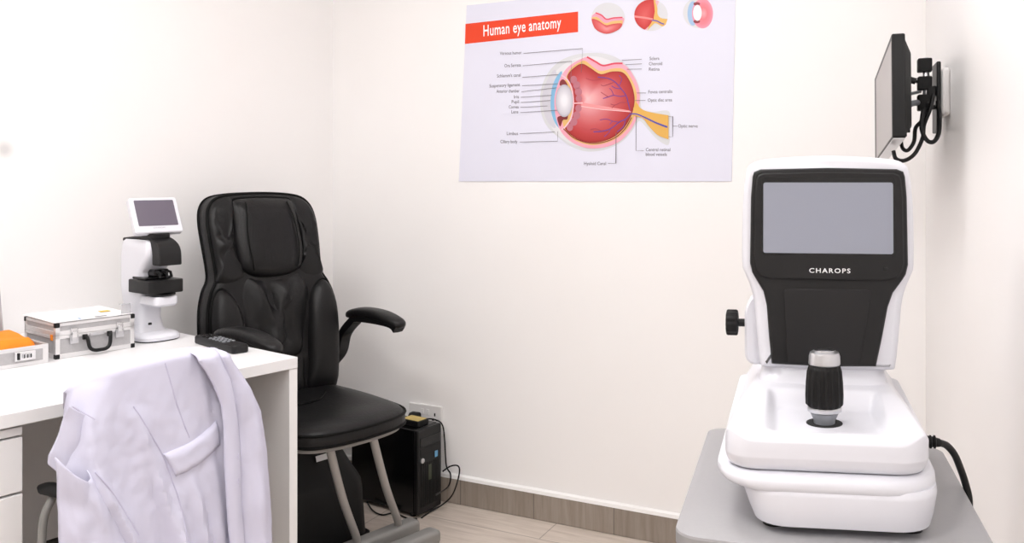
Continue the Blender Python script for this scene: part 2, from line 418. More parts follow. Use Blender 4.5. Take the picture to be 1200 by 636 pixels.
# open case tray with lid
FR = on_desk(57, 424.5)
TW, TD, TH = .30, .235, .046
FT = FR-uL*TW-uL*.002
t = thing('open_case', 'open silver aluminium case with combination lock at the left end', 'case', FT+Vector((0,0,.0005)), RZD)
m = MB(); m.box(0, TW, 0, .006, 0, TH); m.box(0, TW, TD-.006, TD, 0, TH); m.box(0, .006, .006, TD-.006, 0, TH); m.box(TW-.006, TW, .006, TD-.006, 0, TH); m.box(.006, TW-.006, .006, TD-.006, 0, .004)
tr = m.build('tray', 'alupanel', t, smooth=False, bevel=.001)
m = MB()
for z0, z1 in ((0, .009), (TH-.009, TH+.001)):
    m.box(-.001, TW+.001, -.001, .0005, z0, z1); m.box(TW-.0005, TW+.001, .0005, TD, z0, z1); m.box(-.001, .0005, .0005, TD, z0, z1)
m.box(TW-.012, TW+.001, -.001, .0005, .009, TH-.009); m.box(-.001, .01, -.001, .0005, .009, TH-.009)
m.build('edge_trim', 'alu', tr, smooth=False, bevel=.0006)
xc = (MDi @ FR).x-(MDi @ FT).x-.056
m = MB(); m.box(xc-.024, xc+.024, -.006, -.0015, .014, .037); lk = m.build('combination_lock', 'chrome', t, smooth=False, bevel=.0015)
for i, dx in enumerate((-.004, .0035, .011)):
    m = MB(); m.lathe([(.0058, -.0023), (.0058, .0023)], 12, (xc+dx, -.0045, .0255), 'x'); m.build('dial', 'silver', lk)
    m = MB(); m.box(xc+dx-.001, xc+dx+.001, -.0112, -.0100, .021, .030); m.build('dial_digit', 'dark', lk, smooth=False)
m = MB(); m.box(xc-.018, xc-.013, -.009, -.006, .018, .034); m.build('slide', 'dark', lk, smooth=False, bevel=.0006)
m = MB(); an = math.radians(12); LH = .215      # lid stands open, hinged along the back edge
m.m = Matrix.Translation((0, TD+.002, TH)) @ Matrix.Rotation(-an, 4, 'X')
m.box(0, TW-.022, 0, .004, 0, LH); m.box(0, TW-.022, -.03, 0, LH-.004, LH); m.box(0, .004, -.03, 0, 0, LH-.004); m.box(TW-.026, TW-.022, -.03, 0, 0, LH-.004); m.box(.004, TW-.026, -.03, 0, 0, .004)
ld = m.build('lid', 'alupanel', t, smooth=False, bevel=.0012)  # darker sheet puts a dark reflection into the lid's colour
for x in (.05, TW-.03):
    m = MB(); m.box(x-.014, x+.014, TD+.0005, TD+.006, TH-.016, TH+.006); m.build('hinge', 'chrome', t, smooth=False, bevel=.001)
# orange cloth heaped in the tray
m = MB(); N = 26; K = 18; x0, x1, y0, y1 = .012, TW-.009, .010, .20
grid = []
for i in range(N+1):
    for j in range(K+1):
        a, b = i/N, j/K
        e = min(1, min(a*5, (1-a)*16))*min(1, min(b*8, (1-b)*5))
        h = .006+.060*(e**.5)+(.006*noise.noise(Vector((a*6, b*4, 1)))+.006*math.sin(b*9+a*3)*.6)*e
        grid.append((x0+(x1-x0)*a, y0+(y1-y0)*b, max(.0062, h)))
base = [(p[0], p[1], .0052) for p in grid]
fs = []
for i in range(N):
    for j in range(K):
        k = i*(K+1)+j; fs.append((k, k+K+1, k+K+2, k+1)); o_ = len(grid); fs.append((o_+k, o_+k+1, o_+k+K+2, o_+k+K+1))
bd = [j for j in range(K)]+[i*(K+1)+K for i in range(N)]+[N*(K+1)+j for j in range(K, 0, -1)]+[i*(K+1) for i in range(N, 0, -1)]
for a, b in zip(bd, bd[1:]+bd[:1]): fs.append((a, b, b+len(grid), a+len(grid)))
m.add(grid+base, fs); o = m.build('folded_cloth', 'orange'); o.location = FT+Vector((0,0,.0005)); o.rotation_euler = (0,0,RZD)
tag(o, 'bright orange cloth heaped inside the open case', 'cloth')

# remote control
r0 = on_desk(238, 401); r1 = on_desk(281, 413.5); dr = (r1-r0).normalized()
t = thing('remote_control', 'black remote control with round buttons at the desk end', 'remote', r0+Vector((0,0,.0005)), math.atan2(dr.y, dr.x))
RL = (r1-r0).length
m = MB(); out = rrect(-.008, RL+.008, -.024, .024, .010); out2 = inset(out, .002)
m.loft([[(*p, 0) for p in out2], [(*p, .003) for p in out], [(*p, .017) for p in out], [(*p, .021) for p in inset(out, .003)]]); m.build('body', 'black', t)
for i in range(7):
    for j in range(3):
        m = MB(); m.lathe([(.005, 0), (.0048, .0025), (.0035, .003), (0, .003)], 10, (.035+i*.019, (j-1)*.0135, .0208)); m.build('button', 'grey' if i > 1 else 'charcoal2', t)
m = MB(); m.prism(rrect(-.002, .02, -.014, .014, .004), .0205, .0218, 'xy'); m.build('display', 'gloss', t)

# lensmeter
f2 = Vector((.80, -.60, 0)).normalized(); RZM = math.atan2(f2.x, -f2.y)
pb = on_desk(166, 394)
t = thing('lensmeter', 'white and black lensmeter with small tilted screen on the desk', 'lensmeter', pb+Vector((0,0,.0005)), RZM)
# local: -y forwards, x right, z up.
m = MB(); out = rpoly([(-.062, .055), (.062, .055), (.066, -.03), (.060, -.128), (-.060, -.128), (-.066, -.03)], [.03, .03, .04, .055, .055, .04], 6)
m.loft([[(*p, .0) for p in inset(out, .004)], [(*p, .003) for p in inset(out, .002)]]); m.build('base_rim', 'black', t)
m = MB(); m.loft([[(*p, .0032) for p in out], [(*p, .012) for p in out], [(*p, .017) for p in inset(out, .004)], [(p[0], p[1], .021) for p in inset(out, .012)]]); bs = m.build('base', 'dev', t)
m = MB(); m.lathe([(.005, 0), (.005, .004), (.004, .006), (0, .006)], 14, (-.012, -.065, .0415)); kn = m.build('button', 'black', bs); 
# column (side profile loft: rounded rectangle sections)
m = MB(); rings = []
for z, hx, yb, yf, r in ((.015, .046, .048, -.068, .02), (.035, .042, .046, -.056, .022), (.06, .039, .045, -.05, .022), (.09, .039, .045, -.052, .022), (.12, .042, .046, -.066, .02), (.15, .044, .047, -.066, .018), (.19, .044, .047, -.064, .018), (.215, .044, .046, -.085, .018), (.24, .0445, .045, -.108, .018), (.262, .0435, .042, -.112, .018), (.276, .042, .038, -.105, .016), (.2835, .036, .03, -.09, .014)):
    rings.append([(*p, z) for p in rrect(-hx, hx, yf, yb, r)])
m.loft(rings); m.build('column', 'dev', t)
m = MB(); rings = []                                                              # lens table shelf
for z, k in ((.098, .006), (.104, .0), (.122, 0), (.126, .003)):
    rings.append([(*p, z) for p in inset(rrect(-.036, .036, -.135, -.04, .014), k)] if k else [(*p, z) for p in rrect(-.036, .036, -.135, -.04, .014)])
m.loft(rings); m.build('lens_shelf', 'dev', t)
m = MB(); out = [(-.066, -.005), (-.06, -.115), (-.052, -.128), (.052, -.128), (.060, -.115), (.066, -.005), (.061, -.005), (.056, -.11), (.05, -.122), (-.05, -.122), (-.056, -.11), (-.061, -.005)]
m = MB(); m.prism(rpoly([(-.052, -.02), (-.052, -.135), (.052, -.135), (.052, -.02)], [.004, .012, .012, .004]), .135, .172, 'xy', .002); bd_ = m.build('spectacle_table', 'black', t)
m = MB(); m.lathe([(.034, 0), (.037, .003), (.037, .006), (.02, .008), (0, .008)], 24, (0, -.105, .1265)); m.build('measuring_ring', 'gloss', t)
# lens holder cluster
m = MB(); m.box(-.046, .034, -.10, -.03, .1725, .180); m.box(-.018, .026, -.098, -.06, .180, .20); m.build('lens_holder', 'gloss', t, smooth=False, bevel=.003)
for (x, y) in ((-.012, -.112), (.006, -.118), (.022, -.113)):
    m = MB(); m.tube([(x, -.085, .196), (x, y, .192), (x, y-.006, .178)], .004, 8); m.build('holder_pin', 'black', t)
m = MB(); m.lathe([(.004, -.004), (.0045, 0), (.003, .003), (0, .003)], 10, (.012, -.102, .191), 'y'); m.build('pin_stud', 'silver', t)
# black nose arm from the column top forward and down
m = MB(); prof = [(.03, .2785), (-.02, .2855), (-.075, .284), (-.115, .275), (-.142, .257), (-.15, .235), (-.15, .208), (-.092, .208), (-.092, .226), (-.098, .240), (-.11, .2445), (-.086, .2625), (.03, .272)]
m = MB(); 
prof = rpoly([(.044, .276), (.044, .286), (-.03, .2935), (-.10, .291), (-.15, .268), (-.153, .214), (-.112, .214), (-.112, .25), (-.10, .283), (-.03, .2838)], [.003, .004, .02, .03, .03, .004, .004, .02, .01, .01])
m.prism(prof, -.034, .034, 'yz', .003); m.build('nose_arm', 'charcoal', t)
# screen, tilted, standing on a short stem on the head
SC = Matrix.Translation((.0, -.092, .2955)) @ Matrix.Rotation(math.radians(-6), 4, 'Z') @ Matrix.Rotation(math.radians(-27), 4, 'X')
m = MB(); m.m = SC; m.prism(rrect(-.069, .069, .004, .114, .007), -.012, .010, 'xz', .003); hs = m.build('display_housing', 'dev', t)
m = MB(); m.m = SC; m.prism(rrect(-.057, .057, .025, .105, .003), -.0125, -.0121, 'xz'); m.build('screen', 'screen2', hs, smooth=False)
m = MB(); m.m = SC; text_mesh(m, 'CHAROPS', lambda u, v: (-.017+.034*u, -.01235, .0165+.0058*v), .0, 1, 1.2); m.build('maker_lettering', 'grey', hs, smooth=False)
m = MB(); m.prism(rrect(-.03, .03, -.105, -.045, .01), .286, .301, 'xy', .002); m.build('display_stem', 'black', t)

# ------------------------------------------------------------------ autorefractor and its table
PR = Vector((.359, .982, 0)); AR = math.atan2(-.313, .95); TZ = .787
TB = Vector((.363, 1.0, 0))
t = thing('instrument_table', 'grey laminate instrument table with rounded corners under the autorefractor', 'table', (TB.x, TB.y, 0), AR)
m = MB(); out = rrect(-.166, .186, -.055, .405, .03, 8)
m.loft([[(*p, TZ-.022) for p in inset(out, .004)], [(*p, TZ-.018) for p in out], [(*p, TZ-.004) for p in out]]); m.k = 1
m.loft([[(*p, TZ-.0039) for p in out], [(*p, TZ-.001) for p in inset(out, .0006)], [(*p, TZ) for p in inset(out, .003)]]); m.build('tabletop', ['tedge', 'table'], t)
m = MB(); m.loft([[(*p, .06) for p in rrect(-.05, .07, .13, .25, .02)], [(*p, .45) for p in rrect(-.05, .07, .13, .25, .02)]]); cl = m.build('column', 'dev2', t)
m = MB(); m.loft([[(*p, .4505) for p in rrect(-.04, .06, .14, .24, .015)], [(*p, TZ-.034) for p in rrect(-.04, .06, .14, .24, .015)]]); m.build('lift_tube', 'silver', t)
m = MB(); m.loft([[(*p, TZ-.0335) for p in rrect(-.1, .12, .08, .3, .02)], [(*p, TZ-.0225) for p in rrect(-.1, .12, .08, .3, .02)]]); m.build('top_plate', 'steel', t)
m = MB(); m.loft([[(*p, .02) for p in rrect(-.16, .18, -.04, .40, .06)], [(*p, .05) for p in rrect(-.16, .18, -.04, .40, .06)], [(*p, .0595) for p in rrect(-.10, .12, .06, .33, .04)]]); m.build('foot_plate', 'dev2', t)
for x in (-.13, .15):
    for y in (0, .36):
        m = MB(); m.lathe([(.02, 0), (.02, .0195)], 14, (x, y, 0)); m.build('foot', 'black', t)

t = thing('autorefractor', 'white autorefractor with black faced head, grey screen and joystick', 'autorefractor', (PR.x, PR.y, TZ+.0005), AR)
# lower block
m = MB()
def blk(x0, x1, y0, y1, r): return rrect(x0, x1, y0, y1, r, 7)
m.loft([[(*p, z) for p in blk(*a)] for z, a in ((.008, (-.068, .113, .012, .40, .035)), (.011, (-.078, .120, .004, .41, .04)), (.025, (-.084, .124, .0005, .42, .045)), (.047, (-.0915, .1272, -.0003, .42, .045)), (.0505, (-.092, .1275, .0, .42, .045)), (.056, (-.092, .127, .004, .42, .045)))])
m.build('base', 'dev', t)
for x in (-.055, .098):
    for y in (.045, .36):
        m = MB(); m.lathe([(.014, 0), (.014, .009)], 16, (x, y, -.0004)); m.build('foot', 'black', t)
# wide tray body
m = MB()
m.loft([[(*p, z) for p in blk(*a)] for z, a in ((.048, (-.090, .1265, .010, .42, .05)), (.050, (-.104, .1272, .004, .43, .055)), (.0535, (-.115, .1278, .0003, .435, .06)), (.0585, (-.1205, .128, -.0008, .44, .062)), (.064, (-.123, .128, -.0003, .44, .065)), (.068, (-.1225, .1265, .003, .44, .065)), (.0705, (-.119, .1235, .009, .435, .065)), (.0712, (-.11, .12, .019, .43, .06)))])
m.build('lower_housing', 'dev', t)
# sliding stage: straight sides, then a sloping top with a scoop around the joystick
SX0, SX1, SY0, SY1 = -.1125, .1185, .0095, .385
sm = lambda e0, e1, v: (lambda q: q*q*(3-2*q))(max(0, min(1, (v-e0)/(e1-e0))))
def stage_top(x, y):
    d = min(x-SX0, SX1-x)+.0*y
    d = max(0, d-.010*sm(.02, .3, y))
    df = max(0, y-SY0)
    zs = .1140+(.1385-.1140)*(min(1, df/.13)**.8)
    q = min(1, d/.034); zside = .1085+.034*(1-(1-q)**2)
    z = -math.log(math.exp(-zs*350)+math.exp(-zside*350))/350
    z -= .007*(1-min(1, df/.014))**2
    sc_ = sm(-.066, -.054, x)*(1-sm(.060, .073, x))*(1-sm(.130, .155, y))*sm(.012, .04, y)
    fl = .1125+.015*max(0, y-.03)
    return z+(min(z, fl)-z)*sc_
m = MB(); so_ = rrect(SX0, SX1, SY0, SY1, .036, 16); rings = []
def dens(o, n):                # even spacing along an outline
    o = [Vector(p) for p in o]; o.append(o[0]); L = [0]
    for p, q in zip(o, o[1:]): L.append(L[-1]+(q-p).length)
    out = []; k = 0
    for i in range(n):
        u = L[-1]*i/n
        while L[k+1] < u: k += 1
        out.append(tuple(o[k].lerp(o[k+1], (u-L[k])/max(1e-9, L[k+1]-L[k]))))
    return out
so_ = dens(so_, 180); ccx, ccy = .001, .16
def rg(k, zf): return [((p[0]-ccx)*k+ccx, (p[1]-ccy)*k+ccy, zf((p[0]-ccx)*k+ccx, (p[1]-ccy)*k+ccy)) for p in so_]
for k, z in ((.86, .0715), (.945, .0722), (.962, .0735), (.985, .080), (.997, .0865), (1, .088), (1, .089), (1, .0965)): rings.append(rg(k, lambda x, y, z=z: z))
rings.append(rg(1, lambda x, y: stage_top(x, y)-.0015)); rings.append(rg(.9965, lambda x, y: stage_top(x, y)-.0004))
for i in range(1, 50): rings.append(rg(.992*(1-i/50)+.004, stage_top))
m.loft(rings); stage = m.build('sliding_stage', 'dev', t, angle=50)
m = MB(); wz = stage_top(.003, .078)
m.loft([[(.003+r*math.cos(k*PI/20), .078+r*math.sin(k*PI/20), wz+h+.025*r*math.sin(k*PI/20)) for k in range(40)] for r, h in ((.0215, -.004), (.0215, .0004), (.0205, .0008), (.010, .0004))]); m.build('joystick_hole_shade', 'dark', t)  # raised dark disc, stands in for the shaded hole around the joystick
# joystick
JX, JY, JZ = .003, .078, wz
m = MB(); m.lathe([(.0125, -.012), (.0125, -.001), (.0128, .004), (.0165, .0125), (.0165, .014)], 28, (JX, JY, JZ)); js = m.build('joystick', 'grey', t)
m = MB(); m.lathe([(.0166, .0135), (.0200, .0155), (.0204, .0195), (.0192, .0208)], 32, (JX, JY, JZ)); m.build('lower_ring', 'silver', js)
m = MB(); rings = []
for z, r in ((.0208, .0188), (.024, .0210), (.035, .0214), (.050, .0208), (.064, .0196), (.0715, .0184), (.0722, .0175)):
    ring = []
    for k in range(96):
        a = k*2*PI/96; rib = .0011*(1 if (k % 6) < 3 else -1)*(1 if .023 < z < .068 else .15)
        ring.append((JX+(r+rib)*math.cos(a), JY+(r+rib)*math.sin(a), JZ+z))
    rings.append(ring)
m.loft(rings); m.build('grip', 'black_rough', js, angle=60)
m = MB(); m.lathe([(.0178, .0722), (.0188, .0735), (.0184, .083), (.0170, .0875), (.0128, .0895), (.0124, .0885)], 32, (JX, JY, JZ)); m.build('top_cap', 'silver', js)
m = MB(); m.lathe([(.0120, .087), (.0120, .0905), (.0102, .0915), (0, .0918)], 28, (JX, JY, JZ)); m.build('capture_button', 'chrome', js)
# neck
m = MB()
m.loft([[(*p, z) for p in blk(*a)] for z, a in ((.128, (-.082, .090, .172, .37, .03)), (.140, (-.078, .088, .182, .37, .03)), (.150, (-.074, .086, .190, .37, .03)), (.18, (-.072, .085, .196, .37, .03)))])
m.build('neck', 'dev', t)
# head
HX = .0105; HY = .185
half = [(0, .4435), (.05, .4415), (.085, .438), (.099, .432), (.104, .424), (.1075, .40), (.1095, .36), (.1095, .30), (.106, .285), (.099, .267), (.094, .245), (.090, .20), (.086, .165), (.080, .157), (.04, .156), (0, .156)]
half = [(x*1.02, z+.004*max(0, (z-.3)/.14)) for x, z in half]
outl = [(HX+x, z) for x, z in half]+[(HX-x, z) for x, z in half[-2:0:-1]]
outl = [tuple(p) for p in catmull([(*p, 0) for p in outl], 3, True)]; outl = [(p[0], p[1]) for p in outl]
cz = .30
def scl(o, kx, kz, dz=0): return [(HX+(x-HX)*kx, cz+(z-cz)*kz+dz) for x, z in o]
lean = lambda z: (z-.16)*.06
def hring(o, y): return [(p[0], HY+y+lean(p[1]), p[1]) for p in o]
m = MB(); m.loft([hring(inset(outl, .009), .0), hring(inset(outl, .004), .002), hring(inset(outl, .001), .007), hring(outl, .014), hring(outl, .09), hring(scl(outl, .98, .99), .14), hring(scl(outl, .93, .96), .175), hring(scl(outl, .8, .88), .20), hring(scl(outl, .5, .6), .21)])
hd = m.build('head', 'dev', t)
m = MB(); m.box(HX-.0004, HX+.0004, HY+.024, HY+.15, .4428, .4438); m.build('seam', 'midgrey', hd, smooth=False)
# black front fascia
fh = [(0, .4305), (.088, .4285), (.0965, .425), (.0985, .418), (.1005, .39), (.1015, .30), (.0985, .287), (.0945, .280), (.083, .262), (.0775, .243), (.072, .20), (.0665, .164), (0, .162)]
fo = [(HX+.001+x, z) for x, z in fh]+[(HX+.001-x, z) for x, z in fh[-2:0:-1]]
fo = [(x-.0065*max(0, (.28-z)/.12), z) for x, z in fo]
m = MB(); m.loft([hring(fo, .006), hring(fo, -.004), hring(inset(fo, .0015), -.0065), hring(inset(fo, .004), -.0075)]); fc = m.build('front_fascia', 'charcoal', hd, angle=20)
uph = [(0, .4255), (.084, .4235), (.091, .4205), (.0935, .414), (.0955, .39), (.0965, .302), (.094, .292), (.088, .283), (.075, .279), (0, .2785)]
up = [(HX+.001+x, z) for x, z in uph]+[(HX+.001-x, z) for x, z in uph[-1:0:-1]]
up = [p for i, p in enumerate(up) if i == 0 or p != up[i-1]]
m = MB(); m.loft([hring(up, -.007), hring(up, -.0095), hring(inset(up, .0022), -.0115)]); br = m.build('display_bezel', 'charcoal', hd, angle=20)
lw = rpoly([(HX-.057, .266), (HX+.056, .266), (HX+.041, .166), (HX-.051, .166)], [.008, .008, .002, .002])
m = MB(); m.loft([hring(lw, -.007), hring(lw, -.0088), hring(inset(lw, .0012), -.0096)]); m.build('lower_inset', 'charcoal2', hd, angle=20)
sr = rrect(HX-.083, HX+.0835, .3145, .4105, .003)
m = MB(); srm = [(p[0], p[1]+(.004 if p[1] > .36 else 0)) for p in inset(sr, -.0028)]; m.loft([hring(srm, -.0112), hring(srm, -.0118), hring(sr, -.0118), hring(sr, -.0113)], (False, False)); m.build('screen_rim', 'gloss', br, angle=20)  # black top edge widened to paint the shadow above the screen
m = MB(); m.loft([hring(sr, -.0112), hring(sr, -.01155)]); m.build('screen', 'screen', br, smooth=False)
m = MB(); text_mesh(m, 'CHAROPS', lambda u, v: (HX-.0235+.0525*u, HY-.0119+lean(.291), .2885+.0088*v), .012, 1, 1.25); m.build('maker_lettering', 'white', br, smooth=False)
m = MB(); m.prism(rrect(.0815, .0865, .2925, .2975, .0015), HY-.0119+lean(.29), HY-.0105+lean(.29), 'xz'); m.build('indicator', 'gloss', br)
# chin rest knob on the left side
m = MB(); m.tube([(-.079, .225, .212), (-.111, .225, .212)], .0055, 14); kn = m.build('knob_shaft', 'black', t)
m = MB(); rings = []
for x, r in ((-.1075, .012), (-.1085, .0165), (-.110, .0175), (-.1215, .0175), (-.123, .0165), (-.124, .013)):
    rings.append([(x, .225+(r+(.0009 if k % 4 < 2 else -.0006))*math.cos(k*PI/24), .212+(r+(.0009 if k % 4 < 2 else -.0006))*math.sin(k*PI/24)) for k in range(48)])
m.loft(rings); m.build('knob', 'black_rough', t, angle=50)
m = MB(); m.prism(rpoly([(-.0985, .155), (-.0985, .232), (-.0905, .25), (-.072, .25), (-.07, .155)], [.02, .008, .006, .002, .002]), .255, .215, 'xz', .003); m.build('side_bracket', 'dev', t)
# the photographed front stands squarer to the viewer than its sides: the housing's plan is a little skewed
for o in [c for c in bpy.data.objects if c.type == 'MESH']:
    r_ = o
    while r_.parent: r_ = r_.parent
    if r_ is t:
        for v in o.data.vertices: v.co.y += .19*(v.co.x-.0)
# power cable at the right side
cab = thing('power_cable', 'black power cable leaving the autorefractor on its wall side', 'cable', (TB.x, TB.y, TZ), AR)
m = MB(); m.tube([(.125, .163, .0725), (.138, .169, .0720), (.150, .175, .070)], [.0085, .0075, .0055], 12); pg = m.build('strain_relief', 'black_rough', cab)
for k in range(4): m = MB(); m.lathe([(.0062, 0), (.0088, .001), (.0088, .0026), (.0062, .0036)], 12, (.1265+k*.0052, .1637+k*.0024, .0725-k*.0003), 'x'); m.build('relief_rib', 'black_rough', cab)
m = MB(); m.tube(catmull([(.149, .1745, .0702), (.160, .183, .065), (.171, .194, .051), (.180, .206, .030), (.1875, .215, .008), (.1925, .217, -.016), (.191, .217, -.045), (.187, .216, -.12), (.185, .21, -.3), (.185, .2, -.6), (.19, .22, -.775)], 6), .0047, 10); m.build('cord', 'black', cab)

# ------------------------------------------------------------------ poster
PC = BW(700, 212)
t = thing('poster', 'large eye anatomy poster with red title banner on the wall', 'poster', BW(700, 212, .002))
def P3(px, py, lay): return BW(px, py, .0026+.00035*lay)
tl, tr_, brc, bl = (547, 8), None, (857, 212), (538, 212)
# the sheet in wall coordinates: crooked left and right edges; its top runs out of the frame
def quad_sheet():
    lw_ = BW(538, 212.5); rw_ = BW(857.5, 212.5); tl_ = BW(547.2, 6.5); 
    zt = tl_.z; rt = BW(862.3, 0); rt2 = rt+(rt-rw_).normalized()*((zt-rt.z)/((rt-rw_).normalized().z)); return [lw_, rw_, rt2, tl_]
qs = quad_sheet()
m = MB(); m.loft([[p+nB*.0006 for p in qs], [p+nB*.0024 for p in qs]]); m.build('sheet', 'sheet', t, smooth=False, world=True)
def srgb(r, g, b):
    f = lambda c: (c/255/12.92) if c/255 <= .04045 else ((c/255+.055)/1.055)**2.4
    return tuple(f(c) for c in (r, g, b))
class Art(MB):
    def poly(s, pts, col, lay):
        s.col = srgb(*col); c = (sum(p[0] for p in pts)/len(pts), sum(p[1] for p in pts)/len(pts))
        bmv = [P3(*p, lay) for p in pts]; s.add(bmv, [tuple(range(len(pts)))])
    def strip(s, L, R, col, lay):             # band between two point lists
        s.col = srgb(*col); n = len(L); s.add([P3(*p, lay) for p in L]+[P3(*p, lay) for p in R], [(i, i+1, n+i+1, n+i) for i in range(n-1)])
    def stroke(s, pts, w, col, lay):
        s.col = srgb(*col); L = []; R = []
        for i, p in enumerate(pts):
            a = Vector(pts[max(i-1, 0)][:2]); b = Vector(pts[min(i+1, len(pts)-1)][:2]); d = (b-a)
            d = d.normalized() if d.length > 0 else Vector((1, 0)); nn = Vector((-d.y, d.x))
            if 0 < i < len(pts)-1:
                d1 = (Vector(p[:2])-a).normalized(); k = 1/max(.5, abs(Vector((-d1.y, d1.x)).dot(nn)))
            else: k = 1
            ww = (w[i] if isinstance(w, list) else w)/2*k; q = Vector(p[:2]); L.append(tuple(q+nn*ww)); R.append(tuple(q-nn*ww))
        s.strip(L, R, col, lay)
    def grad(s, rings, cols, lay):            # concentric rings with a printed colour blend, last ring a centre point
        base = len(s.v); n = len(rings[0])
        for r, c in zip(rings, cols):
            s.col = srgb(*c)
            for p in r: s.v.append(P3(*p, lay)); s.c.append(s.col)
        for i in range(len(rings)-1):
            for j in range(n): s.f.append([base+i*n+j, base+i*n+(j+1) % n, base+(i+1)*n+(j+1) % n, base+(i+1)*n+j]); s.mi.append(0)
def C2(p): return (620+p[0]/3.978, 40+p[1]/3.975)
def C1(p): return (530+p[0]/2.959, p[1]/2.958)
def ell(cx, cy, rx, ry, n=48, a0=0, a1=360): return [(cx+rx*math.cos(math.radians(a0+(a1-a0)*i/(n if a1-a0 == 360 else n-1))), cy+ry*math.sin(math.radians(a0+(a1-a0)*i/(n if a1-a0 == 360 else n-1)))) for i in range(n)]
def cm(pts, n=5, closed=True): return [(p.x, p.y) for p in catmull([(*p, 0) for p in pts], n, closed)]
def mapc(f, pts): return [f(p) for p in pts]
# title banner
a = Art(); a.poly([(545.5, 28), (677.5, 13.5), (677.5, 37.5), (544.8, 51.5)], (230, 60, 8), 0); bn = a.build('title_banner', 'ink', t, smooth=False, world=True, colattr=True)
a = Art(); a.col = srgb(255, 250, 248)
def tline(x0, x1, y0, y1, size, lay): return lambda u, v: P3(x0+(x1-x0)*u, y0+(y1-y0)*u-size*v, lay)
text_mesh(a, 'Human eye anatomy', tline(566.5, 657.5, 42.4, 32.2, 18.5, 2), .010, 1, 1.06); a.build('title_lettering', 'ink', bn, smooth=False, world=True, colattr=True)

# the eye
a = Art()
a.poly(mapc(C2, cm([(52, 318), (58, 250), (85, 185), (130, 135), (185, 105), (250, 90), (330, 88), (400, 105), (455, 145), (495, 200), (517, 260), (520, 320), (530, 352), (580, 362), (652, 360), (656, 440), (650, 515), (600, 492), (560, 450), (525, 410), (505, 410), (480, 450), (440, 495), (390, 525), (330, 543), (260, 545), (190, 520), (130, 475), (85, 430), (60, 380)])), (212, 213, 217), 0)
a.poly(mapc(C2, ell(285, 316, 216, 214)), (224, 223, 228), 1)
a.poly(mapc(C2, cm([(60, 318), (68, 255), (92, 200), (120, 165), (128, 200), (108, 260), (102, 318), (106, 380), (125, 432), (105, 430), (78, 390)])), (206, 204, 214), 2)
a.poly(mapc(C2, cm([(100, 318), (106, 255), (124, 205), (150, 172), (152, 196), (128, 250), (119, 318), (125, 380), (140, 435), (120, 412), (105, 370)])), (132, 184, 220), 3)
# pink choroid, wine line, yellow retina
pink = cm([(118, 318), (126, 260), (150, 195), (185, 150), (230, 122), (275, 106), (310, 130), (340, 145), (390, 138), (436, 138), (475, 175), (508, 240), (516, 300), (508, 350), (500, 395), (470, 450), (420, 500), (350, 527), (270, 530), (200, 503), (150, 455), (126, 390)])
a.poly(mapc(C2, pink), (243, 166, 184), 4)
a.stroke(mapc(C2, cm([(270, 106), (310, 128), (345, 146), (395, 137), (436, 136)], 5, False)), 2.0, (222, 70, 92), 6)
a.poly(mapc(C2, cm([(190, 165), (240, 128), (265, 126), (305, 158), (338, 172), (390, 160), (438, 162), (472, 200), (498, 260), (502, 318), (490, 385), (455, 445), (400, 490), (330, 513), (270, 514), (205, 488), (165, 440), (155, 380), (160, 250)])), (226, 182, 112), 5)
redo = cm([(178, 195), (215, 152), (250, 138), (290, 160), (334, 186), (385, 174), (436, 178), (468, 215), (488, 270), (491, 325), (474, 385), (440, 440), (390, 482), (325, 503), (265, 502), (208, 478), (168, 438), (190, 400), (208, 350), (208, 300), (198, 245)])
c0 = (272, 300); cols = [(136, 14, 16), (172, 38, 38), (184, 54, 56), (198, 82, 86), (212, 116, 120), (228, 156, 160), (238, 190, 193)]
ks = [1, .96, .82, .62, .42, .2, .0]
a.grad([mapc(C2, [(c0[0]+(x-c0[0])*k, c0[1]+(y-c0[1])*k) for x, y in redo]) for k in ks], cols, 6)
# iris / ciliary body
for pts in ([(146, 218), (158, 210), (172, 222), (182, 244), (170, 240), (152, 240), (142, 236)], [(132, 388), (150, 380), (170, 382), (182, 366), (178, 396), (158, 400), (146, 430), (136, 412)]):
    a.poly(mapc(C2, cm(pts, 4)), (126, 34, 40), 7)
a.stroke(mapc(C2, cm([(150, 190), (178, 212), (198, 250), (206, 300), (206, 340), (196, 390), (170, 430), (150, 446)], 5, False)), 1.6, (246, 196, 206), 8)
for i, (x, y, r) in enumerate(((208, 212, 16), (222, 238, 17), (230, 268, 17), (232, 300, 15), (230, 345, 15), (222, 378, 17), (208, 408, 17), (190, 434, 15))):
    a.poly(mapc(C2, ell(x, y, r, r+2, 16)), (186, 112, 126), 7)
a.stroke(mapc(C2, [(206, 322), (250, 320)]), 1.5, (244, 190, 196), 9)
# lens
a.grad([mapc(C2, ell(164, 310, 41*k, 76*k, 32)) for k in (1, .85, .6, .3, .0)], [(176, 170, 182), (200, 196, 206), (214, 211, 219), (232, 230, 236), (236, 234, 240)], 9)
# hyaloid canal
a.strip(mapc(C2, [(244, 318), (340, 334), (470, 356)]), mapc(C2, [(244, 336), (340, 350), (470, 362)]), (238, 150, 152), 8)
a.stroke(mapc(C2, [(244, 336), (340, 351), (476, 362)]), .5, (250, 222, 224), 9)
# optic nerve
a.poly(mapc(C2, cm([(486, 345), (500, 318), (520, 345), (560, 362), (650, 378)], 5, False)+cm([(650, 490), (600, 470), (560, 430), (530, 392), (500, 384), (484, 380)], 5, False)), (222, 172, 82), 8)
a.stroke(mapc(C2, cm([(470, 372), (500, 372), (540, 388), (590, 412), (645, 433)], 5, False)), [1.2+.05*i for i in range(21)], (84, 74, 168), 9)
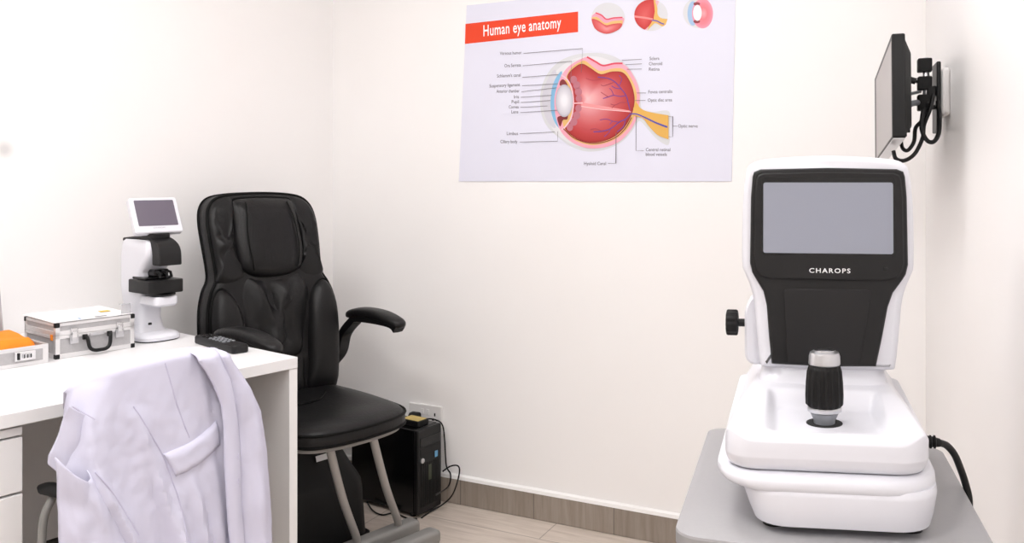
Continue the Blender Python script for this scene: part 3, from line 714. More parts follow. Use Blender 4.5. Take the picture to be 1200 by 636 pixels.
# vessels
def vessel(pts, w, col=(112, 60, 140)): a.stroke(mapc(C2, cm(pts, 4, False)), w/3.978, col, 9)
vessel([(470, 352), (462, 320), (452, 285), (430, 255), (400, 222), (365, 205), (320, 200)], 5)
vessel([(452, 285), (425, 290), (395, 285), (370, 292), (345, 300)], 4); vessel([(430, 255), (400, 250), (385, 240)], 4); vessel([(395, 285), (385, 262), (375, 252)], 3)
vessel([(420, 240), (432, 210), (420, 192)], 3); vessel([(365, 205), (300, 215), (265, 205)], 3, (170, 56, 70)); vessel([(400, 222), (350, 240), (335, 235)], 3, (160, 56, 80))
vessel([(462, 320), (430, 318), (400, 330), (380, 325)], 3, (160, 56, 80)); vessel([(370, 292), (350, 280), (335, 270)], 3, (170, 56, 70)); vessel([(400, 330), (385, 345)], 3, (170, 56, 70))
vessel([(472, 372), (450, 395), (420, 410), (380, 440), (340, 452), (300, 455)], 5); vessel([(420, 410), (390, 405), (360, 395), (330, 400)], 3); vessel([(380, 440), (370, 460), (350, 478)], 3)
vessel([(450, 395), (440, 430), (410, 455)], 4); vessel([(340, 452), (310, 440), (285, 445)], 3, (160, 56, 80)); vessel([(390, 405), (375, 420)], 3)
a.stroke(mapc(C2, cm([(160, 440), (205, 480), (268, 505), (330, 506), (395, 485), (445, 443), (478, 388)], 5, False)), 1.0, (134, 18, 24), 9)
a.build('eye_illustration', 'ink', t, smooth=False, world=True, colattr=True)

# three small roundels along the top
def CS(p): return (680+p[0]/6.667, p[1]/6.66)
a = Art(); a.poly(mapc(CS, ell(218, 142, 132, 122)), (214, 214, 219), 0)
a.poly(mapc(CS, cm([(92, 120), (130, 98), (170, 120), (205, 148), (260, 142), (334, 138), (342, 160), (325, 200)], 4, False)+cm([(300, 225), (205, 262), (120, 220), (86, 150)], 4, False)), (244, 160, 180), 1)
a.stroke(mapc(CS, cm([(120, 100), (165, 118), (205, 150), (260, 140), (330, 136)], 4, False)), 1.6, (222, 70, 92), 2)
a.poly(mapc(CS, cm([(88, 138), (130, 132), (195, 180), (250, 165), (330, 158)], 4, False)+cm([(330, 190), (205, 262), (110, 220)], 4, False)), (228, 186, 116), 3)
a.grad([mapc(CS, [(205+(x-205)*k, 225+(y-225)*k) for x, y in cm([(90, 150), (140, 160), (200, 196), (255, 186), (326, 184), (300, 230), (205, 264), (120, 228)], 4)]) for k in (1, .6, 0)], [(204, 66, 66), (218, 98, 100), (234, 150, 152)], 4)
a.build('roundel', 'ink', t, smooth=False, world=True, colattr=True)
a = Art(); a.poly(mapc(CS, ell(552, 118, 132, 124)), (214, 214, 219), 0)
arc = [p for p in ell(552, 118, 130, 122, 60) ]
a.poly(mapc(CS, [(p[0], p[1]) for p in ell(552, 118, 130, 122, 40, 105, 300)]), (244, 178, 192), 1)
a.poly(mapc(CS, [(p[0], p[1]) for p in ell(552, 118, 130, 122, 40, 112, 288)]), (226, 182, 104), 2)
a.poly(mapc(CS, cm([(582, 3), (602, 60), (604, 110), (630, 140), (682, 148)], 4, False)+cm([(668, 190), (640, 206), (590, 180), (560, 200), (525, 238)], 4, False)), (226, 180, 96), 3)
a.grad([mapc(CS, [(500+(x-500)*k, 130+(y-130)*k) for x, y in ell(552, 118, 130, 122, 40, 112, 279)+[(578, 40), (582, 90), (572, 150), (540, 200)]]) for k in (1, .6, 0)], [(192, 42, 42), (206, 66, 64), (216, 92, 90)], 4)
a.stroke(mapc(CS, [(422, 128), (500, 138), (566, 150)]), 2.2, (238, 140, 138), 5)
a.stroke(mapc(CS, cm([(556, 156), (600, 164), (630, 180), (655, 188)], 4, False)), 1.6, (110, 86, 170), 5)
a.build('roundel', 'ink', t, smooth=False, world=True, colattr=True)
a = Art(); a.poly(mapc(CS, ell(920, 100, 118, 118)), (214, 214, 219), 0)
a.poly(mapc(CS, ell(880, 105, 42, 95)), (160, 190, 222), 1)
a.grad([mapc(CS, [(965+(x-965)*k, 105+(y-105)*k) for x, y in ell(955, 105, 82, 116)]) for k in (1, .7, .4, 0)], [(240, 150, 172), (232, 130, 144), (226, 120, 130), (240, 165, 172)], 2)
for yy in (30, 168): a.poly(mapc(CS, ell(910, yy, 26, 14, 16)), (140, 48, 56), 3)
a.poly(mapc(CS, ell(915, 100, 34, 62)), (240, 236, 242), 4)
a.build('roundel', 'ink', t, smooth=False, world=True, colattr=True)

# captions with leader lines
cap = [('Vitreous humor', 165, 240, 187), ('Ora Serrata', 181, 238, 230), ("Schlemm's canal", 155, 237, 265), ('Suspensory ligament', 129, 235, 299), ('Anterior chamber', 153, 233, 319), ('Iris', 214, 231, 339), ('Pupil', 206, 231, 356),
       ('Cornea', 196, 230, 374), ('Lens', 205, 229, 391), ('Limbus', 189, 228, 466), ('Ciliary body', 167, 226, 494), ('Sclera', 684, 718, 206), ('Choroid', 682, 728, 224), ('Retina', 682, 719, 243), ('Fovea centralis', 680, 763, 321), ('Optic disc area', 678, 762, 350), ('Optic nerve', 783, 851, 440),
       ('Central retinal', 671, 756, 522), ('blood vessels', 671, 744, 538), ('Hyaloid Canal', 457, 533, 570)]
for s_, x0, x1, yb in cap:
    (p0, q0), (p1, q1) = C1((x0, yb)), C1((x1, yb)); sl = (-.045 if x0 < 300 and yb < 300 else (-.02 if yb < 400 else 0))*(p1-p0)
    a = Art(); a.col = srgb(96, 90, 100); text_mesh(a, s_, tline(p0, p1, q0+.6-sl/2, q1+.6+sl/2, 5.4, 1), .006)
    a.build('caption', 'ink', t, smooth=False, world=True, colattr=True)
for ln in ([(247, 185), (452, 168), (447, 250)], [(244, 228), (414, 212), (410, 290)], [(243, 268), (368, 258)], [(242, 297), (365, 290)], [(240, 318), (362, 304)], [(238, 337), (345, 330)], [(238, 355), (340, 348)], [(236, 372), (330, 367)], [(236, 390), (365, 382)], [(234, 463), (355, 457)], [(234, 492), (365, 489), (366, 455)],
           [(588, 209), (657, 205)], [(600, 224), (657, 221)], [(605, 240), (657, 239)], [(640, 322), (672, 322)], [(634, 348), (670, 348)], [(764, 437), (780, 437)], [(750, 403), (764, 403), (764, 474), (750, 474)], [(637, 400), (637, 522), (664, 522)], [(540, 566), (567, 566), (568, 460)]):
    a = Art(); a.stroke(mapc(C1, ln), .55, (112, 106, 114), 10); a.build('leader_line', 'ink', t, smooth=False, world=True, colattr=True)

# ------------------------------------------------------------------ monitor on the right wall
Yn, Yf = 1.80, 2.26
def pt(px, py, Y): return Vector(((px-CX)/F*Y, Y, H-(py-HZ)/F*Y))
n0 = pt(1046, 36, Yn); n1 = pt(1045, 164, Yn); f0 = pt(1026.5, 93, Yf); f1 = pt(1024, 189, Yf)
ctr = (n0+n1+f0+f1)/4
xa = ((n0+n1)/2-(f0+f1)/2); Lm = xa.length; xa.normalize()            # along the screen, towards the viewer
Hm = ((n0-n1).length+(f0-f1).length)/2
za = Vector((0,0,1)); za = (za-xa*za.dot(xa)).normalized(); ya = za.cross(xa).normalized()   # ya points out of the back
if ya.x < 0: ya = -ya
R3 = Matrix((xa, ya, za)).transposed().to_4x4()
t = thing('monitor', 'black flat monitor on the wall bracket turned edge-on', 'monitor', ctr)
MM = Matrix.Translation(ctr) @ R3
hl, hh = Lm/2, Hm/2
m = MB(); m.m = MM; m.prism(rrect(-hl, hl, -hh, hh, .006), .0, .026, 'xz', .002); m.build('bezel', 'black', t, world=True)
m = MB(); m.m = MM; m.prism(rrect(-hl+.055, hl-.010, -hh+.005, hh-.014, .002), -.0006, .0006, 'xz'); m.build('screen', 'monscreen', t, world=True, smooth=False)
m = MB(); m.m = MM; m.box(-hl+.004, hl-.004, .0015, .0245, -hh-.0012, -hh+.0005); m.build('bottom_strip', 'silver', t, world=True, smooth=False)
m = MB(); m.m = MM
m.loft([[(p[0], .0262, p[1]) for p in rrect(-hl+.004, hl-.012, -hh+.01, hh-.006, .01)], [(p[0], .042, p[1]) for p in rrect(-hl+.03, hl-.05, -hh+.03, hh-.03, .01)], [(p[0], .046, p[1]) for p in rrect(-hl+.06, hl-.09, -hh+.05, hh-.05, .01)]])
m.build('back_cover', 'black_rough', t, world=True)
# wall bracket
d0 = Vector((B.x, B.y, 0))
def RW(px, py, off=0.):       # point on the right wall seen at a pixel
    d = Vector(((px-CX)/F, 1, -(py-HZ)/F)); o = Vector((0, 0, H)); p0 = B+nR*off
    return o+d*((p0-o).dot(nR)/d.dot(nR))
wc = RW(1108, 108)
RB = math.atan2(uR.y, uR.x)
t = thing('monitor_bracket', 'black jointed wall bracket with white plate holding the monitor', 'wall bracket', wc, RB)
# local: x along the wall (away), y into the room (nR), z up
m = MB(); m.prism(rrect(-.085, .05, -.062, .052, .01), .0005, .016, 'xz', .004); m.build('backing_plate', 'socket', t)
m = MB(); m.prism(rrect(-.055, .03, -.1, .07, .004), .0165, .026, 'xz', .002); m.build('wall_plate', 'black', t)
mlb = (Matrix.Translation(wc) @ Matrix.Rotation(RB, 4, 'Z')).inverted()
mback = mlb @ (MM @ Vector((-.02, .048, -.005)))
mid = Vector((-.03, .06, .02))
m = MB(); m.lathe([(.006, -.05), (.0075, -.048), (.0075, .080), (.006, .082)], 18, (-.035, .047, 0)); m.build('pivot_post', 'silver', t)
m = MB(); m.box(-.050, -.020, .026, .046, -.012, .012); m.box(-.046, -.024, .026, .046, -.044, -.034); m.build('knuckle', 'black', t, smooth=False, bevel=.003)
for z0, z1 in ((.050, .078), (.006, .034), (-.044, -.010)):
    m = MB(); m.box(-.050, -.020, .0345, .066, z0-.003, z1+.002); m.build('joint_block', 'black_rough', t, smooth=False, bevel=.003)
arm0 = Vector((-.035, .060, -.026))
m = MB(); dv = (mback-arm0); m.tube([arm0, arm0+dv*.5+Vector((0,0,.004)), mback+Vector((0, .004, 0))], .0075, 10); m.build('arm', 'grey', t)
arm1 = Vector((-.035, .060, .0))
m = MB(); dv = (mback+Vector((0, 0, .03))-arm1); m.tube([arm1, arm1+dv*.5, arm1+dv], .004, 10); m.build('arm', 'grey', t)
m = MB(); m.m = mlb @ MM; m.box(-.06, .03, .0462, .053, -.055, .05); m.box(-.055, -.045, .0462, .057, -.07, .075); m.box(.015, .025, .0462, .057, -.07, .075); m.build('monitor_plate', 'black', t, smooth=False, bevel=.001)
m = MB(); m.tube([(-.035, .058, .022), (-.036, .072, .026)], .004, 8); m.tube([(-.036, .070, .0255), (-.037, .090, .032)], .008, 10); m.build('clamp_knob', 'black', t)
# cables behind the monitor
def cable(name, label, pts, r, group=None, n=8, mm='black', plug=None):
    p0 = Vector(pts[0]); tt = thing(name, label, 'cable', p0, 0, group) if plug else None
    m = MB(); m.tube([p-(Vector((0,0,0)) if plug else p0) for p in catmull(pts, n)], r, 8)
    if plug:
        m.build('cord', mm, tt, world=True); return tt
    o = m.build(name, mm); o.location = p0; tag(o, label, 'cable', group); return o
wp = lambda px, py, Y: pt(px, py, Y)
mb1 = MM @ Vector((.10, .05, -.045)); mb2 = MM @ Vector((.03, .05, -.06))
cable('video_cable', 'longest black cable looping below the edge-on monitor to the wall bracket', [wp(1047, 177, 1.92), wp(1050, 186, 1.91), wp(1060, 188, 1.9), wp(1072, 180, 1.88), wp(1081, 162, 1.87), wp(1083, 146, 1.87), wp(1090, 128, 1.86), wp(1094, 110, 1.86)], .0045)
cable('power_lead', 'short black cable looping under the monitor inside the longest loop', [wp(1056, 166, 1.92), wp(1058, 174, 1.91), wp(1064, 176, 1.9), wp(1071, 166, 1.89), wp(1073, 150, 1.88), wp(1081, 140, 1.88), wp(1088, 120, 1.87)], .0042)
cable('signal_cable', 'black cable sagging beside the wall behind the bracket', [wp(1082, 128, 1.86), wp(1080, 150, 1.86), wp(1086, 164, 1.86), wp(1094, 166, 1.86), wp(1100, 156, 1.87), wp(1101, 138, 1.87), wp(1099, 118, 1.87)], .0048)

# ------------------------------------------------------------------ exam chair
fC = Vector((.75, -.661, 0)).normalized(); sC = Vector((fC.y, -fC.x, 0))       # sC towards the desk (near side)
CC = Vector((-.785, 2.83, 0)); RZC = math.atan2(fC.x, -fC.y)
t = thing('examination_chair', 'black leather high-back examination chair in the corner beside the desk', 'chair', CC, RZC)
# local: -y is forwards, +x the far side, -x the desk side
def bk(u, v, h):              # backrest surface: u sideways, v up from the seat, h towards the sitter
    lean_ = .165*v+.03*math.sin(v/.69*PI)*-1
    return (u, -h+lean_+.16*u*u*-1+.0, .49+v)
full = [(-.226, -.02), (-.238, .1), (-.243, .22), (-.238, .30), (-.222, .355), (-.202, .39), (-.199, .43), (-.204, .51), (-.205, .575), (-.194, .622), (-.162, .652), (-.10, .664), (0, .668)]
fullo = [(x, v) for x, v in full]+[(-x, v) for x, v in full[-2::-1]]
def fit(pl): return [(x*.97, v*.978) for x, v in pl]
fullo = cm(fullo, 4, False)
def pillow(m, outl, depth, base=0., sc=(1, .993, .98, .96, .92, .86, .76, .6, .4, .2), p=5., wr=0., wf=(30, 9), cen=None, back=None):
    c = cen or (sum(q[0] for q in outl)/len(outl), sum(q[1] for q in outl)/len(outl))
    rings = []
    if back is not None: rings.append([bk(*q, back) for q in outl])
    for s in sc:
        ring = []
        for q in outl:
            u = c[0]+(q[0]-c[0])*s; v = c[1]+(q[1]-c[1])*s; h = base+depth*(1-s**p)**.55
            if wr: h += wr*(1-s)*min(1, s*3)*noise.noise(Vector((u*wf[0], v*wf[1], 2.)))
            ring.append(bk(u, v, h))
        rings.append(ring)
    m.loft(rings)
# slab
m = MB(); sl = [[bk(*q, h) for q in (inset(fullo, i_) if i_ else fullo)] for h, i_ in ((-.085, .05), (-.08, .02), (-.06, .004), (-.05, 0), (0, 0), (.012, .004), (.018, .012), (.02, .03))]
m.loft(sl); bkr = m.build('backrest', 'leather', t, angle=60)
# piping
m = MB(); m.tube([bk(*q, .004) for q in fullo], .0055, 8); m.build('piping', 'leather_seam', bkr)
m = MB(); m.tube([bk(*q, -.052) for q in fullo], .004, 8); m.build('piping', 'leather_seam', bkr)
# cushions
hp = cm(fit([(-.118, .655), (-.128, .58), (-.132, .5), (-.118, .435), (-.075, .405), (0, .398), (.075, .405), (.118, .435), (.132, .5), (.128, .58), (.118, .655), (.06, .668), (-.06, .668)]), 5)
def crease_seam(ol): m = MB(); m.tube([bk(*q, .0165) for q in ol]+[bk(*ol[0], .0165)], .0042, 6); m.build('seam', 'leather_seam', bkr)  # black tubes along the seams, added to darken the creases between cushions
crease_seam(hp)
m = MB(); pillow(m, hp, .045, .012, back=.005); hc = m.build('headrest_cushion', 'leather', t, angle=70)
for x in (-.082, .082): m = MB(); m.tube([bk(x+.012*math.sin((v-.42)/.2*PI)*(1 if x > 0 else -1), v, .0565-.9*max(0, abs(v-.53)-.07)**1.4) for v in [.42+.02*i for i in range(12)]], .0022, 6); m.build('seam', 'leather_seam', hc)
for sg in (-1, 1):
    sp_ = cm([(sg*x*.965, v*.978) for x, v in ((.112, .668), (.128, .58), (.131, .5), (.118, .435), (.105, .405), (.16, .385), (.208, .398), (.201, .44), (.207, .52), (.209, .585), (.198, .632), (.168, .66))], 4)
    m = MB(); pillow(m, sp_, .022, .010, wr=.036, wf=(8, 46), back=.003); m.build('shoulder_cushion', 'leather', t, angle=70)
    bo = cm([(sg*x*.97, v*.978) for x, v in ((.112, .0), (.118, .1), (.122, .2), (.135, .3), (.16, .355), (.195, .378), (.222, .362), (.240, .31), (.244, .22), (.24, .1), (.228, -.01), (.17, -.018))], 4)
    crease_seam(bo)
    m = MB(); pillow(m, bo, .046, .010, back=.003); m.build('side_bolster', 'leather', t, angle=70)
lu = cm([(-.103, .4), (-.128, .35), (-.122, .27), (-.110, .18), (-.095, .13), (-.05, .112), (0, .106), (.05, .112), (.095, .13), (.110, .18), (.122, .27), (.128, .35), (.103, .4), (.06, .392), (0, .388), (-.06, .392)], 4)
crease_seam(lu)
m = MB(); pillow(m, lu, .030, .010, wr=.10, wf=(34, 7), back=.003); m.build('lumbar_cushion', 'leather', t, angle=70)
lo = cm([(-.105, .12), (-.108, .05), (-.104, -.005), (0, -.012), (.104, -.005), (.108, .05), (.105, .12), (.05, .104), (0, .098), (-.05, .104)], 4)
m = MB(); pillow(m, lo, .026, .010, wr=.02, back=.003); m.build('lower_back_cushion', 'leather', t, angle=70)
# seat
so = rpoly([(-.235, .03), (.235, .03), (.238, -.2), (.205, -.44), (.09, -.485), (-.09, -.485), (-.205, -.44), (-.238, -.2)], [.03, .03, .1, .09, .1, .1, .09, .1], 6)
def seat_ring(d, z, dome=0): return [(p[0], p[1], z) for p in (inset(so, d) if d else so)]
m = MB(); m.loft([seat_ring(.012, .4365), seat_ring(.003, .441), seat_ring(0, .448), seat_ring(0, .468), seat_ring(.004, .480), seat_ring(.014, .490)]+[[(p[0]*k, (p[1]+.23)*k-.23, z) for p in inset(so, .014)] for k, z in ((.90, .497), (.76, .501), (.6, .4995), (.45, .497), (.3, .496), (.12, .4955), (.03, .4955))]); st = m.build('seat', 'leather', t, angle=60)
m = MB(); c_ = [(p[0], p[1], .479) for p in so]; m.tube(c_+[c_[0], c_[1]], .0045, 8, False); m.build('piping', 'leather_seam', st)
m = MB(); c_ = [(p[0], p[1], .4455) for p in so]; m.tube(c_+[c_[0], c_[1]], .004, 8, False); m.build('piping', 'leather_seam', st)
m = MB(); m.tube([(x, y, .4985-abs(x)*.01) for x, y in cm([(-.13, -.1), (-.06, -.17), (0, -.19), (.06, -.17), (.13, -.1)], 5, False)], .003, 6); m.build('seam', 'leather_seam', st)
m = MB(); m.loft([seat_ring(.03, .4225), seat_ring(.018, .4255), seat_ring(.012, .436)]); m.build('seat_pan', 'steel2', t)
# armrests
def arm(x, y0, y1, zt, sgn):
    pts = catmull([(x, y0, zt-.022), (x, y0+(y1-y0)*.3, zt-.006), (x, y0+(y1-y0)*.65, zt-.008), (x, y1+.03*sgn*0, zt-.030)], 6); rings = []
    N = len(pts)
    for i, p in enumerate(pts):
        a_ = i/(N-1); w = .032*math.sqrt(max(.012, 1-abs(2*a_-1)**5)); h = .0175*math.sqrt(max(.012, 1-abs(2*a_-1)**6))
        rings.append([(p.x+w*math.copysign(abs(math.cos(k*PI/10))**.75, math.cos(k*PI/10)), p.y, p.z+h*math.copysign(abs(math.sin(k*PI/10))**.75, math.sin(k*PI/10))) for k in range(20)])
    m = MB(); m.loft(rings); ar = m.build('armrest', 'leather', t, angle=60)
    m = MB(); pp = catmull([(x*.9, .02, .56), (x*.96, -.005, .60), (x, y0+.02, .66), (x, y0-.03, zt-.045), (x, y0-.07, zt-.026), (x, y1+.06, zt-.026), (x, y1+.02, zt-.044)], 6)
    rings = []
    for i, p in enumerate(pp):
        d = (pp[min(i+1, len(pp)-1)]-pp[max(i-1, 0)]).normalized(); a_ = Vector((1,0,0)); b_ = d.cross(a_).normalized()
        rings.append([p+a_*.02*cx_+b_*.013*cy_ for cx_, cy_ in ((1,1),(0,1.15),(-1,1),(-1.1,0),(-1,-1),(0,-1.15),(1,-1),(1.1,0))])
    m.loft(rings); m.build('arm_bracket', 'black', ar, angle=60)
arm(.275, -.035, -.325, .752, 1)
arm(-.262, -.10, -.42, .762, 1)
# pedestal housing
m = MB()
def pr(k, z, r=.04, dy=0): return [(*p, z) for p in rrect(-.145*k+.0, .188*k, -.255+dy+.02*(1-k)*8, .10, r, 6)]
m.loft([pr(1.02, .041), pr(.985, .20, .045), pr(.975, .225, .05), pr(.95, .245, .06, .004), pr(.89, .27, .06, .01), pr(.80, .315, .06, .02), pr(.72, .40, .05, .03), pr(.70, .4222, .05, .03)])
pd = m.build('pedestal_housing', 'black_rough', t, angle=50)
m = MB(); m.loft([[(*p, .0355) for p in rrect(-.155, .202, -.268, .11, .04, 6)], [(*p, .047) for p in rrect(-.155, .202, -.268, .11, .04, 6)]]); m.build('flange', 'black', pd)
def to_chair(w): return (Matrix.Translation(CC) @ Matrix.Rotation(RZC, 4, 'Z')).inverted() @ w
lb = to_chair(pt(377, 537, 2.56)); 
m = MB(); eo = to_chair(Vector((0, 0, H))); ed = to_chair(pt(377, 536, 1.))-eo; lq = eo+ed*((-.2085-eo.y)/ed.y); print('label at', lq)
m.m = Matrix.Translation(lq) @ Matrix.Rotation(math.radians(-17), 4, 'X'); m.box(-.022, .022, -.0012, .0, -.009, .009); lbl = m.build('label_plate', 'white', pd, smooth=False)
# base: plate and two cross bars with rounded ends
m = MB(); m.loft([[(*p, .0) for p in rrect(-.17, .18, -.44, .12, .02)], [(*p, .034) for p in rrect(-.17, .18, -.44, .12, .02)]]); m.build('base_plate', 'steel2', t, bevel=.003)
b1 = to_chair(Vector((-.318, 2.835, .03))); b2 = to_chair(Vector((-.243, 2.755, .03)))
for b_ in (b1, b2):
    m = MB(); xe = b_.x; rings = []
    for x, k in ((xe, .45), (xe-.004, .75), (xe-.014, .95), (xe-.028, 1), (xe-.5, 1), (xe-.515, .8)):
        rings.append([(x, b_.y+p[0]*k, .0345+.0255+p[1]*k) for p in rrect(-.028, .028, -.025, .025, .014)])
    m.loft(rings); m.build('cross_bar', 'steel2', t)
q1 = to_chair(Vector((-.378, 2.765, 0))); q2 = to_chair(Vector((-.485, 2.635, 0)))
for wtop, q_ in ((pt(437, 517, 2.56), q1), (pt(386, 526, 2.47), q2)):
    p_ = to_chair(wtop)
    m = MB(); m.tube(catmull([(p_.x, p_.y, .430), (p_.x+(q_.x-p_.x)*.5, p_.y+(b1.y-.0-p_.y)*.45, .25), (q_.x, b1.y-.012, .105), (q_.x+.006, b1.y-.003, .083)], 8), .0125, 12); m.build('leg', 'steel', t)

# ------------------------------------------------------------------ computer tower, socket and wiring
c0_ = gp(490, 604.5, .012); c1_ = gp(517.5, 591, .012)
dw = (c1_-c0_); dw.z = 0; PWd = dw.length; dw.normalize(); RZP = math.atan2(dw.y, dw.x)      # x: across the front, y: into the depth
t = thing('computer_tower', 'black desktop computer tower on the floor behind the chair', 'computer', Vector((c0_.x, c0_.y, 0)), RZP)
PH = .312; PDp = .33
m = MB(); m.box(0, PWd, .022, PDp, .012, PH); m.build('case', 'gloss', t, smooth=False, bevel=.003)
m = MB(); m.prism(rrect(0, PWd, .012, PH, .006), .0, .0215, 'xz', .004); fr = m.build('front_panel', 'black', t)
m = MB(); m.box(.012, PWd-.012, -.002, .0005, PH-.062, PH-.03); m.build('drive_bay', 'gloss', fr, smooth=False, bevel=.001)
m = MB(); m.box(.012, PWd-.012, -.002, .0005, PH-.095, PH-.068); m.build('drive_bay', 'charcoal', fr, smooth=False, bevel=.001)
m = MB()
for k in range(9): m.box(.016+k*.0115, .022+k*.0115, -.0025, .0005, .035, .19)
m.build('grille', 'charcoal', fr, smooth=False, bevel=.001)
m = MB(); m.lathe([(.009, 0), (.009, -.004), (.007, -.005), (0, -.005)], 16, (.022, .0, PH-.11), 'y'); m.build('power_button', 'silver', fr)
m = MB(); m.box(PWd-.042, PWd-.026, -.0035, -.0027, PH-.114, PH-.092); m.build('sticker', 'blue', fr, smooth=False)
m = MB(); m.box(.054, .07, -.0035, -.0027, .125, .18); m.build('sticker', 'green', fr, smooth=False)
for x in (.02, PWd-.02):
    for y in (.04, PDp-.03): m = MB(); m.lathe([(.012, 0), (.012, .0122)], 12, (x, y, 0)); m.build('foot', 'black', t)
t = thing('power_adapter', 'black power brick with gold sticker lying on the computer tower', 'adapter', Vector((c0_.x, c0_.y, PH+.0005))+dw*.035+Vector((-dw.y, dw.x, 0))*.03, RZP)
m = MB(); m.prism(rrect(0, .06, 0, .085, .004), 0, .02, 'xy', .002); m.build('body', 'black', t)
m = MB(); m.box(.005, .055, .005, .08, .0201, .0207); m.build('sticker', 'gold', t, smooth=False)
# wall socket
sc_ = BW(500, 486)
RBW = math.atan2(-nB.x, nB.y)+PI                      # local -y looks into the room
t = thing('wall_socket', 'white double wall socket with switches above the computer tower', 'socket', sc_, math.atan2(nB.x, -nB.y))
m = MB(); m.prism(rrect(-.075, .072, -.042, .042, .005), -.0005, -.010, 'xz', .003); m.build('face_plate', 'socket', t)
for x in (-.012, .012):
    m = MB(); m.box(x-.006, x+.006, -.0135, -.010, .004, .026); m.build('switch', 'socket', t, smooth=False, bevel=.0015)
for (x, z, w, h) in ((.042, .008, .003, .006), (.034, -.012, .005, .003), (.052, -.012, .005, .003)):
    m = MB(); m.box(x-w, x+w, -.0104, -.0099, z-h, z+h); m.build('socket_slot', 'dark', t, smooth=False)
t = thing('power_plug', 'black power plug pushed into the wall socket', 'plug', sc_+nB*.0108, math.atan2(nB.x, -nB.y))
m = MB(); m.loft([[(-.040+p[0], y, -.010+p[1]) for p in rrect(-.022*k, .022*k, -.02*k, .02*k, .008)] for y, k in ((0, 1), (-.018, 1), (-.03, .8), (-.034, .55))]); m.build('body', 'black', t)
cable('mains_cable', 'thin black cord hanging from the plug to the floor beside the computer', [BW(497, 491, .03), BW(508, 491, .028), BW(518, 497, .024), BW(521, 515, .022), BW(523, 545, .022), BW(528, 556, .022), BW(525, 570, .03), Vector((gp(510, 580, .12)))], .0028)
cable('network_cable', 'thin black cable looping on the floor in front of the skirting', [BW(519, 552, .02), BW(528, 546, .035), BW(537, 546, .04), BW(538, 556, .045), gp(531, 578, .06), gp(520, 590, .02), gp(505, 599, .0045), gp(494, 606.5, .0045)], .0028)
cable('floor_cable', 'thin black cable on the floor between chair legs and computer', [gp(430, 588, .02), gp(437, 598, .0045), gp(448, 603, .0045), gp(462, 601, .0045), gp(478, 607, .0045), gp(489, 607.5, .0045)], .0028)

# ------------------------------------------------------------------ lab coat over a visitor's chair
YC = -.135                                             # chair back plane, in front of the desk's edge
bx0, bx1 = DP(100, 450, YC).x, DP(262, 450, YC).x
ztop = DP(170, 430, YC).z
cxm = (bx0+bx1)/2; hw = (bx1-bx0)/2
t = thing('visitor_chair', 'black visitor chair with chrome frame hidden under the lab coat', 'chair', MD @ Vector((cxm, YC, 0)), RZD)
m = MB(); m.prism(rpoly([(-hw+.02, .50), (hw-.02, .50), (hw-.005, ztop-.04), (hw-.05, ztop-.018), (-hw+.05, ztop-.018), (-hw+.005, ztop-.04)], .03), .016, .045, 'xz', .005); m.build('backrest', 'black', t)
m = MB(); m.prism(rrect(-.12, .2, .07, .36, .05), .36, .395, 'xy', .01); m.build('seat', 'black', t)
for sg in (-1, 1):
    m = MB(); m.tube(catmull([(sg*.15, .034, .62), (sg*.15, .034, .5), (sg*.17, .05, .38), (sg*.19, .02, .2), (sg*.195, 0, .008)], 6), .011, 10); m.build('leg', 'chrome', t)
    m = MB(); m.tube(catmull([(sg*.19, .42, .008), (sg*.19, .42, .25), (sg*.19, .42, .42)], 6), .011, 10); m.build('leg', 'chrome', t)
al = DP(50, 573, -.02)-Vector((cxm, YC, 0))
m = MB(); rings = []
for k, (dx, dz, r) in enumerate(((0, 0, .006), (0, .004, .012), (0, .002, .013), (0, -.002, .012), (0, -.004, .006))):
    y = al.y-.06+.022*k; rings.append([(al.x+.008+r*1.25*math.cos(j*PI/8), y, al.z+dz+r*math.sin(j*PI/8)) for j in range(16)])
m.loft(rings); m.build('armrest', 'black_rough', t)
m = MB(); m.tube(catmull([(al.x+.022, al.y-.01, al.z-.006), (al.x+.006, al.y-.02, al.z-.022), (al.x-.006, al.y-.02, al.z-.05), (al.x-.010, al.y-.02, al.z-.10), (al.x-.008, al.y-.02, al.z-.17), (al.x+.03, al.y+.02, .36), (-.10, .14, .35)], 8), .008, 12); m.build('arm_tube', 'steel2', t)
m = MB(); m.box(al.x+.026, al.x+.036, al.y-.02, al.y-.008, al.z-.06, al.z-.004); m.build('yellow_tag', 'yellow', t, smooth=False, bevel=.001)

